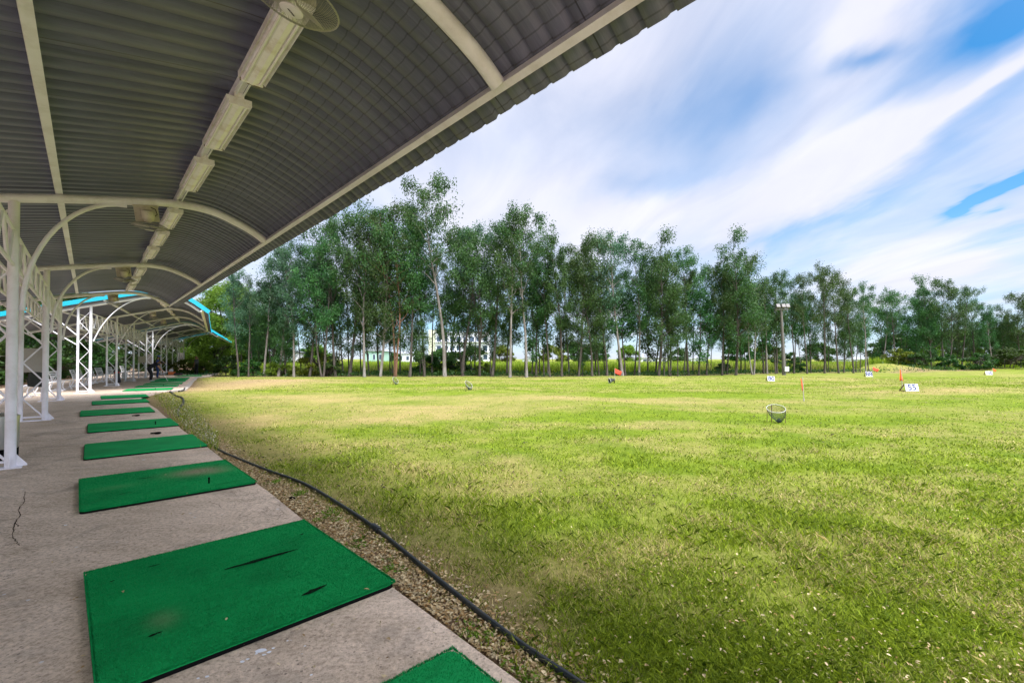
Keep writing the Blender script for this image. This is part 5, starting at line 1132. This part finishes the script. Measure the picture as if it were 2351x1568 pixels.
# deeper rows
def rank_labels(items, fmt):
    d = {}
    for px, o in items:
        nm, lx = min(marks, key=lambda m: abs(m[0] - px))[::-1]; d.setdefault((nm, 'right' if px > lx else 'left'), []).append((px, o))
    for (nm, side), l in d.items():
        l.sort(key=lambda q: q[0], reverse=(side == 'left'))
        for n, (px, o) in enumerate(l): o['label'] = fmt % (words[min(n + 1, 15)], side, nm)
rear = []; sap = []
for i in range(58):
    px = 560 + i * 33.5 + rnd.uniform(-10, 10); row = (i % 3) + 1; ty = np.interp(px, [f[0] for f in front], [f[1] for f in front])
    by = base_y(px) - row * (1.6 if px < 2000 else .8) - rnd.uniform(0, .5) - (.5 if px < 1500 else 0); p = gpt(px, by); H = (CAMH - p.z + (824 - ty) * p.y / FPX) * rnd.uniform(.62, .86)
    if 930 < px < 985 or 760 < px < 800: H *= .8
    bk = barks[(i * 3) % 8]; sx = H / 16 * rnd.uniform(.6, .85)
    o = plant('eucalyptus_tree', EU[(i * 5 + 2) % 8], p, rnd.uniform(0, 6.28), (sx, sx, H / 16), M['euc'], M[bk], 'slender eucalyptus standing in the rear rows of the tree belt', 'tree', 'eucalyptus trees in the rear rows of the belt'); rear.append((px, o))
for i in range(40):
    px = 575 + i * 45 + rnd.uniform(-18, 18); by = base_y(px) - rnd.uniform(.2, 3.0); p = gpt(px, by); s = rnd.uniform(.55, 1.05)
    o = plant('sapling', TH[i % 3], p, rnd.uniform(0, 6.28), (s, s, s * rnd.uniform(.8, 1.1)), M['euc'], M['barkgrey'], 'thin young tree among the trunks of the belt', 'tree', 'thin young trees among the trunks'); sap.append((px, o))

rank_labels(rear, 'slender rear row eucalyptus, %s %s of %s'); rank_labels(sap, 'thin young tree among trunks, %s %s of %s')

# broad trees behind the shelters and the feathery tree at the end
BR = [broad_meshes(300 + i, 7, 6, .02, 120, 170) for i in range(3)]
FT = broad_meshes(320, 10, 9, .03, 300, 210, .26, .09, .15, .5)
lbl = ['dark leafy tree behind the near posts at the far left', 'leafy tree behind the second and third post pairs', 'dark tree behind the first bright lattice posts', 'dark tree behind the second bright lattice posts', 'dark tree behind the notice board', 'shaded tree behind the last lattice posts', 'dark tree beyond the grey shirted person', 'leafy tree left of the near post at the picture edge', 'dark tree rising behind the middle shelter', 'shaded tree filling the gap beyond the farthest bench', 'dark tree left of the first bright lattice posts', 'low leafy tree behind the partition board', 'dark leafy tree seen between the near posts', 'dark tree behind the middle benches', 'dark tree behind the bending golfer', 'dark tree behind the tall bright post', 'dark tree behind the farthest lattice pair but one', 'tall leafy tree at the picture edge behind the steel bin', 'dark tree just behind the grey shirted person', 'dark tree right of the grey shirted person', 'dark tree left of and behind the grey shirted person', 'dark tree under the tip of the last cyan eave']
for i, (L, s, u, sc) in enumerate([(LA, -13, 5, 1.05), (LA, -9.5, 13, 1.0), (LB, -9, 3, .95), (LB, -8, 10, .95), (LB, -8, 17, 1.0), (LC, -8, 7, 1.0), (LC, -4, 21, .9), (LA, -10, -3, 1.0), (LB, -12, 7, 1.25), (LC, -9, 15, 1.2), (LB, -8, -4, .9), (LB, -8.5, -1, .8), (LA, -11, 9, .9), (LB, -8.5, 6.5, .85), (LB, -8, 13.5, .8), (LC, -7.5, 2, .85), (LC, -7.5, 11, .8), (LA, -15, 0, 1.1), (LC, -3, 25, 1.1), (LC, 2.5, 27, 1.0), (LC, -8, 24, 1.2), (LC, 7, 27.5, .9)]):
    q = L(s, u); plant('broadleaf_tree', BR[i % 3], (q.x, q.y, -.1), i * 1.3, sc, M['broad'], M['barkgrey'], lbl[i], 'tree', 'dark broadleaf trees behind the shelters')
p = gp(492, 852.5); plant('feathery_tree', FT, (p.x - 1, p.y + 4, -.1), .6, (1.08, 1.0, 1.08), M['feather'], M['barkgrey'], 'broad yellow green feathery tree beyond the end of the shelters', 'tree')
p = gp(540, 853.5); plant('feathery_tree', FT, (p.x + 1, p.y + 6, -.1), 2.6, (.62, .62, .72), M['broad'], M['barkgrey'], 'lower dark green tree between the feathery tree and the eucalyptus', 'tree')

# bushes
HB = [(LA, -7.5, 2), (LA, -7.5, 6), (LA, -7.3, 10), (LB, -6.3, -3), (LB, -6.4, .5), (LB, -6.3, 4), (LB, -6.5, 8), (LB, -6.3, 12), (LB, -6.4, 15), (LC, -6.2, 0), (LC, -6.3, 4), (LC, -6.2, 9), (LC, -6.3, 13), (LC, -6.0, 17), (LC, -3, 22)]
BU = [broad_meshes(340 + i, 1.6, 2.4, .02, 34, 110, .16, .09, .1, .7) for i in range(3)]
bl = [(430, 857, 1.0, 'bushlt', 'light green bush at the end of the tee floor'), (470, 858, .8, 'bushlt', 'yellowish bush right of the grey shirted person'), (520, 860, 1.2, 'broad', 'dark bush under the feathery tree'), (725, 860, 1.5, 'bushlt', 'round light green bush between trunks left of the green gabled house'),
      (760, 861, .9, 'broad', 'dark bush beside the round light green bush'), (572, 861, 1.0, 'broad', 'dark bush at the left end of the tree row'), (640, 861, .9, 'bushlt', 'small light bush among the left trunks'), (985, 858, 1.3, 'broad', 'dark bush in front of the white block of flats'), (1045, 858, 1.5, 'broad', 'larger dark bush right of the white block of flats'),
      (1110, 859, .8, 'bushlt', 'light bush among the middle trunks'), (1660, 857, .7, 'broad', 'low bush left of the floodlight pole'), (1830, 856, .75, 'broad', 'round bush right of the floodlight pole'), (1812, 851, 1.5, 'broad', 'tall dark bush behind the floodlight pole'), (2110, 851, 1.2, 'broad', 'dark bush behind the grassy mound'), (2180, 850, 1.3, 'broad', 'dark bush right of the mound'),
      (2250, 851, 1.3, 'broad', 'dark bush behind the 160 sign'), (2320, 851, 1.6, 'broad', 'dark bush at the right edge of the field'), (2060, 850, 1.6, 'bushlt', 'olive bush left of the mound')]
for i, (px, py, s, m, lb) in enumerate(bl):
    p = gpt(px, py); plant('bush', BU[i % 3], p, i, (s, s, s * .9), M[m], M['barkgrey'], lb, 'bush', crown='foliage')
hl = ['left edge', 'near post', 'partition board', 'dark canvas bag', 'first bright posts', 'second bench', 'golf bag', 'third bright posts', 'fourth bench', 'notice board', 'bending golfer', 'blue capped person', 'ball crate', 'farthest lattice pair', 'teal basket']
for i, (L, s_, u_) in enumerate(HB):
    q = L(s_, u_); plant('bush', BU[i % 3], (q.x, q.y, -.08), i * 2.1, (1.5, 1.5, 1.25), M['broad'], M['barkgrey'], 'dark green shrub behind the %s' % hl[i], 'bush', 'dark shrubs along the back of the tee', crown='foliage')
# low growth along the foot of the belt and the overgrown bright field behind it
def strip_leaves(n, fx, hfun, ln, wd, seed):
    rs = np.random.RandomState(seed); px = rs.uniform(*fx, n); x, y = [], []
    by = np.where(px < 1500, 862.5, 862.5 - (px - 1500) * (12.5 / 850)); return rs, px, by
def undergrowth():
    rs = np.random.RandomState(5); n = 26000; px = rs.uniform(380, 2480, n); by = np.where(px < 1500, 862.0, 862.0 - (px - 1500) * (12.5 / 850)) - rs.rand(n) ** 1.3 * 5.5
    Y = FPX * CAMH / (by - 824.0); X = (px - 1175.5) / FPX * Y; z0 = terr(X, Y); dens = fbm(X * .35 + 3, Y * .5 + 8, 3); keep = rs.rand(n) < np.clip((dens - .38) * 4, 0.06, 1); X, Y, z0, dens = X[keep], Y[keep], z0[keep], dens[keep]
    n = len(X); h = (.08 + .5 * np.clip(dens - .35, 0, 1) * 1.6) * rs.rand(n); az = rs.rand(n) * 2 * pi; el = rs.uniform(-.2, 1.2, n); L = rs.uniform(.12, .30, n); W = L * .35
    p = np.stack([X, Y, z0 + h], 1); d = np.stack([np.cos(az) * np.cos(el), np.sin(az) * np.cos(el), np.sin(el)], 1); w = np.cross(d, rs.normal(size=(n, 3))); w /= np.linalg.norm(w, axis=1)[:, None]
    v = np.stack([p, p + d * L[:, None] * .5 + w * W[:, None] * .5, p + d * L[:, None], p + d * L[:, None] * .5 - w * W[:, None] * .5], 1).reshape(-1, 3)
    link('undergrowth', mesh_np('undergrowth', v, np.arange(4 * n).reshape(n, 4)), M['broad'], kind='stuff', label='low leafy undergrowth along the foot of the tree belt', cat='undergrowth')
undergrowth()
def tallgrass():
    rs = np.random.RandomState(6); n = 120000; t = rs.rand(n) ** 1.7
    px = rs.uniform(480, 2560, n); Y = 47.5 + np.clip(px - 1500, 0, 2000) * .019 + t * 72; X = (px - 1175.5) / FPX * Y; z0 = terr(X, Y)
    h = 1.05 * (1 + .5 * (fbm(X * .12, Y * .12, 3) - .5)) * rs.uniform(.45, 1.1, n); az = rs.rand(n) * 2 * pi; wd = .05 + .03 * (Y - 50) / 30; ta = rs.rand(n) * 2 * pi
    b = np.stack([X, Y, z0 + h * rs.uniform(0, .5, n)], 1); sx = np.stack([np.cos(az) * wd, np.sin(az) * wd, 0 * az], 1)
    top = np.stack([X + .22 * h * np.cos(ta), Y + .22 * h * np.sin(ta), z0 + h], 1)
    v = np.stack([b - sx, b + sx, top], 1).reshape(-1, 3)
    dry = np.repeat(np.clip(fbm(X * .15 + 50, Y * .3 + 8, 3) * 1.3 - .45, 0, 1), 3)
    link('tall_grass', mesh_np('tall_grass', v, np.arange(3 * n).reshape(n, 3), {'dry': dry}), M['tall'], kind='stuff', label='bright yellow green overgrown field seen between the trunks', cat='tall grass')
tallgrass()

# ---------------------------------------------------------------- far buildings
def windows(root, L0, w, h, cols, rows, ww, wh, z0, y=-.03, balcony=False):
    for i in range(cols):
        for j in range(rows):
            x = -w / 2 + w * (i + .5) / cols; z = z0 + j * (h - z0) / rows
            f = MB(); f.box((x, y, z + wh / 2), (ww, .08, wh)); fo = f.build('window', M['signwhite'], root); g = MB(); g.box((x, y - .045, z + wh / 2), (ww - .15, .02, wh - .15)); g.build('pane', M['pane'], fo)
def house(name, px0, px1, ytop, Z, depth, wall, roof, label, cat, gable=True, cols=3, rows=1, rz=0, roof_h=None, eave=.4, base=0):
    a, b = atz(px0, 824, Z), atz(px1, 824, Z); w = b.x - a.x; H = CAMH + (824 - ytop) * Z / FPX; rh = roof_h if roof_h is not None else w * .22; wh = H - rh
    r = empty(name, ((a.x + b.x) / 2, Z, base), radians(rz), label=label, cat=cat)
    m = MB(); m.box((0, depth / 2, wh / 2), (w, depth, wh)); m.build('wall', wall, r)
    m = MB()
    if gable:
        e = eave; vs = [(-w / 2 - e, -e, wh), (w / 2 + e, -e, wh), (w / 2 + e, depth + e, wh), (-w / 2 - e, depth + e, wh), (0, -e, H), (0, depth + e, H)]
        m.add(vs, [(0, 4, 5, 3), (1, 2, 5, 4), (0, 1, 4), (3, 5, 2), (0, 3, 2, 1)])
    else:
        e = eave; vs = [(-w / 2 - e, -e, wh), (w / 2 + e, -e, wh), (w / 2 + e, depth + e, wh), (-w / 2 - e, depth + e, wh), (-w * .22, depth / 2, H), (w * .22, depth / 2, H)]
        m.add(vs, [(0, 1, 5, 4), (2, 3, 4, 5), (1, 2, 5), (3, 0, 4), (0, 3, 2, 1)])
    m.build('roof', roof, r); windows(r, None, w, wh, cols, rows, w / cols * .45, wh / rows * .42, wh / rows * .35); return r
# white block of flats
Z = 150; a, b = atz(1000, 824, Z), atz(1122, 824, Z); w = b.x - a.x; H = CAMH + (824 - 764) * Z / FPX
r = empty('apartment_building', ((a.x + b.x) / 2, Z, 0), label='white block of flats with rows of dark windows seen through the trunks', cat='building')
m = MB(); m.box((0, 6, H / 2), (w, 12, H)); m.build('wall', M['housewhite'], r); m = MB(); m.box((0, 6, H + .15), (w + .6, 12.6, .3)); m.build('roof', M['roofgrey'], r)
m = MB(); m.box((-w / 2 - 1.2, 5, H * .55), (2.4, 9, H * 1.1)); m.build('stair_tower', M['creamwall'], r)
windows(r, None, w, H, 8, 3, 1.5, 1.7, 1.2)
for j in range(1, 3):
    m = MB(); m.box((0, -.5, j * H / 3 + .3), (w, .9, .14)); m.build('balcony', M['signwhite'], r)
house('gabled_house', 838, 880, 797, 120, 9, M['houseteal'], M['roofgrey'], 'pale green gabled house seen left of the middle trunks', 'house')
house('shed', 880, 960, 806, 135, 9, M['housewhite'], M['roofgrey'], 'long pale building with flat roof right of the gabled house', 'building', gable=False, cols=5, roof_h=.8)
house('shed', 560, 650, 797, 110, 12, M['housewhite'], M['roofdark'], 'white shed with dark roof behind the left trunks', 'building', gable=False, cols=4, roof_h=1.2)
house('bungalow', 1470, 1535, 811, 130, 10, M['housewhite'], M['roofgrey'], 'far white bungalow with grey hipped roof behind the trunks', 'house', gable=False, cols=3, roof_h=1.3)
house('bungalow', 1950, 1990, 816, 140, 9, M['housewhite'], M['roofgrey'], 'small white house seen left of the 88 sign', 'house', gable=False, cols=2, roof_h=1.2)
house('bungalow', 1200, 1235, 816, 150, 9, M['housewhite'], M['roofgrey'], 'small pale house in the middle distance behind the belt', 'house', gable=True, cols=2, roof_h=1.2)
house('shed', 1575, 1625, 818, 160, 9, M['housewhite'], M['roofgrey'], 'low white shed right of the far bungalow', 'building', gable=False, cols=3, roof_h=.8)
FB = [broad_meshes(360 + i, 6, 8, .05, 60, 90, .5, .3, .2, .8) for i in range(2)]
for i, (px, Z, s, lb) in enumerate([(727, 120, .85, 'round far tree left of the gabled house'), (700, 130, .7, 'small far tree beside the round far tree'), (905, 128, .55, 'far tree between the gabled house and the flats'), (1150, 110, .75, 'far tree right of the flats'), (1010, 100, .62, 'far tree in front of the left end of the flats'), (1085, 104, .7, 'far tree in front of the right end of the flats'), (1270, 115, .8, 'far tree behind the middle of the belt'), (1320, 120, .95, 'far tree left of the coral flag'),
                                (1370, 112, .85, 'far tree just left of the coral flag pole'), (1440, 118, .8, 'far tree between the coral flag and bungalow'), (1560, 120, .7, 'far tree right of the bungalow'), (1700, 115, .9, 'far tree left of the floodlight pole'), (1760, 118, .9, 'far tree nearest the floodlight pole'), (1880, 118, .9, 'far tree right of the floodlight pole'), (2050, 100, 1.1, 'far tree behind the mound'),
                                (2140, 95, 1.2, 'far tree right of the mound'), (2230, 95, 1.2, 'far tree left of the 160 sign'), (2310, 95, 1.3, 'far tree right of the 160 sign'), (2400, 95, 1.4, 'far tree at the right edge'), (560, 80, .9, 'far tree behind the left end of the belt'), (470, 75, 1.1, 'far tree behind the feathery tree')]):
    p = atz(px, 824, Z); plant('distant_tree', FB[i % 2], (p.x, p.y, 0), i * 1.1, s, M['broad' if i % 3 else 'bushlt'], M['barkgrey'], lb, 'tree', 'distant trees beyond the bright field')
prev = None
for i, (px, Z, top) in enumerate([(779, 118, 771), (660, 150, 780), (905, 160, 782)]):
    p = atz(px, 824, Z); H = CAMH + (824 - top) * Z / FPX; r = empty('utility_pole', (p.x, p.y, 0), label=['tall concrete utility pole left of the gabled house', 'farther utility pole behind the left trunks', 'farthest utility pole right of the gabled house'][i], cat='pole')
    m = MB(); m.tube([(0, 0, 0), (0, 0, H)], [.17, .10], 8); m.build('pole', M['conpole'], r, True); m = MB(); m.box((0, 0, H - .5), (2.0, .12, .12)); m.box((0, 0, H - 1.5), (1.4, .1, .1)); m.build('cross_arm', M['conpole'], r)
pa, pb = atz(779, 824, 118), atz(905, 824, 160); pc = atz(560, 824, 130)
for i, (p1, p2) in enumerate(((pa, pb), (pa, pc))):
    m = MB()
    for dx, h in ((-.9, 7.0), (0, 7.05), (.9, 7.0), (-.6, 6.0), (.6, 6.0)): m.tube([Vector((p1.x + dx, p1.y, h)).lerp(Vector((p2.x + dx, p2.y, h)), t) - Vector((0, 0, 1.3 * 4 * t * (1 - t) * .5)) for t in np.linspace(0, 1, 9)], .018, 4)
    m.build('power_lines', M['dark'], label=['power lines running right from the tall utility pole', 'power lines running left from the tall utility pole'][i], cat='power line')

# ---------------------------------------------------------------- grass blades, litter, weeds
def field_points(n, x0, x1, y0, y1, rs, pw=1.0):
    px = rs.uniform(x0, x1, n); py = y0 + (y1 - y0) * rs.rand(n) ** pw; Y = FPX * CAMH / (py - 824.0); X = (px - 1175.5) / FPX * Y
    e = edge_dist(X, Y); return X, Y, e
def grass():
    rs = np.random.RandomState(21); parts = []; drys = []
    for (n, y0, y1, pw, kind) in ((430000, 893, 1700, .95, 0), (90000, 866, 900, 1.0, 1)):
        X, Y, e = field_points(n, 150, 2700, y0, y1, rs, pw); d = np.hypot(X, Y); ea = earth_at(X, Y); den = fbm(X * 3.1 + 5, Y * 3.1 + 1, 3)
        keep = (e > .06) & (rs.rand(n) < (1 - .93 * ea) * np.clip(.25 + 2.2 * (den - .28), .12, 1)); X, Y, d, den = X[keep], Y[keep], d[keep], den[keep]; m = len(X)
        z = terr(X, Y); dr = dry_at(X, Y); tuft = np.clip(fbm(X * 1.3 + 31, Y * 1.3 + 77, 3) - .52, 0, 1) * 4
        wd = np.maximum(.0022, d / 455 * .33) * rs.uniform(.7, 1.2, m); h = (rs.uniform(.018, .048, m) * (1 + .9 * tuft * (dr < .7))) * (1 + .0 * d) * (.7 + .5 * (1 - np.clip(dr, 0, 1)))
        h = np.minimum(h, .075) * np.clip(1.15 - d * .035, .55, 1); a = rs.rand(m) * 2 * pi; ta = rs.rand(m) * 2 * pi; ln = h * rs.uniform(.3, 1.5, m)
        b = np.stack([X, Y, z - .003], 1); s = np.stack([np.cos(a) * wd, np.sin(a) * wd, 0 * a], 1)
        mid = b + np.stack([ln * .35 * np.cos(ta), ln * .35 * np.sin(ta), h * .6], 1); top = b + np.stack([ln * np.cos(ta), ln * np.sin(ta), h * rs.uniform(.75, 1.05, m)], 1)
        parts.append(np.stack([b - s, b + s, mid + s * .7, top, mid - s * .7], 1).reshape(-1, 3)); drys.append(np.repeat(dr, 5))
    v = np.concatenate(parts); dr = np.concatenate(drys); n = len(v) // 5
    link('grass', mesh_np('grass', v, np.arange(5 * n).reshape(n, 5), {'dry': dr * .9}), M['blades'], kind='stuff', label='short grass blades covering the driving range field', cat='grass')
grass()
def leaf_quads(X, Y, z, sz, rs, lift=.5):
    n = len(X); az = rs.rand(n) * 2 * pi; L = sz * rs.uniform(.6, 1.3, n); W = L * rs.uniform(.35, .6, n); t1 = rs.normal(size=n) * lift; t2 = rs.normal(size=n) * lift
    d = np.stack([np.cos(az), np.sin(az), t1 * .5], 1) * (L / 2)[:, None]; w = np.stack([-np.sin(az), np.cos(az), t2 * .5], 1) * (W / 2)[:, None]; up = np.stack([0 * az, 0 * az, W * rs.uniform(.1, .5, n)], 1)
    c = np.stack([X, Y, z], 1)
    v = np.stack([c - d, c - d * .3 + w + up, c + d * .4 + w * .9 + up, c + d, c + d * .4 - w * .9 + up, c - d * .3 - w + up], 1).reshape(-1, 3)
    b = np.arange(n)[:, None] * 6; f = np.concatenate([b + np.array([[0, 1, 2, 3]]), b + np.array([[0, 3, 4, 5]])], 0); return v, f
def litter():
    rs = np.random.RandomState(31); out = []
    n = 26000; u = rs.uniform(-10.5, 4, n); e = np.abs(rs.normal(size=n)) * .2 + .02; s = SE_A + e; X = LA.o.x + LA.v.x * s + LA.u.x * u; Y = LA.o.y + LA.v.y * s + LA.u.y * u
    k = (rs.rand(n) < np.clip(earth_at(X, Y) * 1.3, 0.08, 1)) & (Y > 1); X, Y = X[k], Y[k]; out.append((X, Y, terr(X, Y) + rs.uniform(.003, .022, len(X)), .029))
    X, Y, e = field_points(3400, 500, 2700, 960, 1700, rs, .8); k = (e > .15) & (rs.rand(len(X)) < np.clip((fbm(X * .9 + 2, Y * .9 + 6, 3) - .36) * 4, .1, 1)); X, Y = X[k], Y[k]; out.append((X, Y, terr(X, Y) + rs.uniform(.012, .035, len(X)), .021))
    X, Y, e = field_points(900, 180, 1200, 900, 1600, rs, 1.0); k = (e > -2.6) & (e < -.02) & (rs.rand(len(X)) < .10); X, Y = X[k], Y[k]; out.append((X, Y, np.full(len(X), .006), .022))
    dz = [(170, 1375, .006), (282, 1358, .046), (190, 1530, .006), (305, 1566, .006), (683, 1443, .006), (560, 1480, .006), (360, 1008, .046), (389, 998, .046), (176, 1372, .006), (420, 1180, .006), (120, 1290, .006), (300, 1240, .006), (520, 1420, .046), (842, 1352, .046), (430, 1132, .046), (380, 1090, .046)]
    P = [gp(x, y, z) for x, y, z in dz]; out.append((np.array([p.x for p in P]), np.array([p.y for p in P]), np.array([p.z for p in P]), .026))
    V = []; F = []; b = 0
    for X, Y, z, sz in out: v, f = leaf_quads(X, Y, z, sz, rs); V.append(v); F.append(f + b); b += len(v)
    v = np.concatenate(V); f = np.concatenate(F); link('leaf_litter', mesh_np('leaf_litter', v, f, {'dry': np.full(len(v), .5)}), M['litter'], kind='stuff', label='dry tan leaves scattered on the grass and along the floor edge', cat='leaf litter')
    # dark clods and droppings on the dry turf
    n = 2600; X, Y, e = field_points(n, 380, 2000, 880, 1150, rs, 1.2); k = (e > .4) & (rs.rand(n) < np.clip((fbm(X * .3 + 12, Y * .5 + 60, 3) - .4) * 4, .02, 1)); X, Y = X[k], Y[k]; v, f = leaf_quads(X, Y, terr(X, Y) + .02, np.clip(.02 + np.hypot(X, Y) * .0022, .02, .07), rs)
    link('soil_clods', mesh_np('soil_clods', v, f), mat('dark_clods', (.05, .035, .02), .9), kind='stuff', label='small dark clods scattered on the dry turf', cat='clods')
litter()
def weeds():
    rs = np.random.RandomState(41); n = 2600; px = rs.uniform(350, 500, n); py = rs.uniform(905, 1030, n); c = 352 + (py - 905) * 1.02
    k = (np.abs(px - c - 22) < 22 + (py - 905) * .12) & (rs.rand(n) < 1.0); px, py = px[k], py[k]; Y = FPX * CAMH / (py - 824.0); X = (px - 1175.5) / FPX * Y; e = edge_dist(X, Y); k = e > .02; X, Y = X[k], Y[k]; n = len(X); z = terr(X, Y)
    v, f = leaf_quads(X, Y, z + rs.uniform(.05, .22, n), np.full(n, .034), rs, 1.2)
    link('weed_flowers', mesh_np('weed_flowers', v, f, {'dry': rs.rand(len(v)) * .5}), M['flower'], kind='stuff', label='pale flowering weeds along the floor edge near the bend', cat='weeds')
    m = n * 2; i = rs.randint(0, n, m); x = X[i] + rs.normal(size=m) * .05; y = Y[i] + rs.normal(size=m) * .05; zz = terr(x, y); h = rs.uniform(.06, .2, m); a = rs.rand(m) * 6.28; wd = .006; t = rs.rand(m) * 6.28
    b = np.stack([x, y, zz], 1); s = np.stack([np.cos(a) * wd, np.sin(a) * wd, 0 * a], 1); v = np.stack([b - s, b + s, b + np.stack([.4 * h * np.cos(t), .4 * h * np.sin(t), h], 1)], 1).reshape(-1, 3)
    link('weed_stems', mesh_np('weed_stems', v, np.arange(3 * m).reshape(m, 3), {'dry': np.full(3 * m, .35)}), M['blades'], kind='stuff', label='green stems of the flowering weeds by the bend', cat='weeds')
    # small leafy weeds in the litter strip
    cl = []; 
    for (px, py) in ((760, 1168), (745, 1185), (905, 1290), (690, 1128), (640, 1100), (820, 1240), (1180, 1545), (1090, 1440)):
        p = gp(px, py)
        for j in range(5): cl.append((p.x + rs.normal() * .05, p.y + rs.normal() * .05, p.z + .0))
    v, f = blend_leaves(cl, [.05] * len(cl), 22, .03, .014, -.4, rs, .6); v[:, 2] = np.abs(v[:, 2]) - .04
    link('small_weeds', mesh_np('small_weeds', v, f), M['bushlt'], kind='stuff', label='small leafy weeds sprouting in the leaf litter', cat='weeds')
weeds()
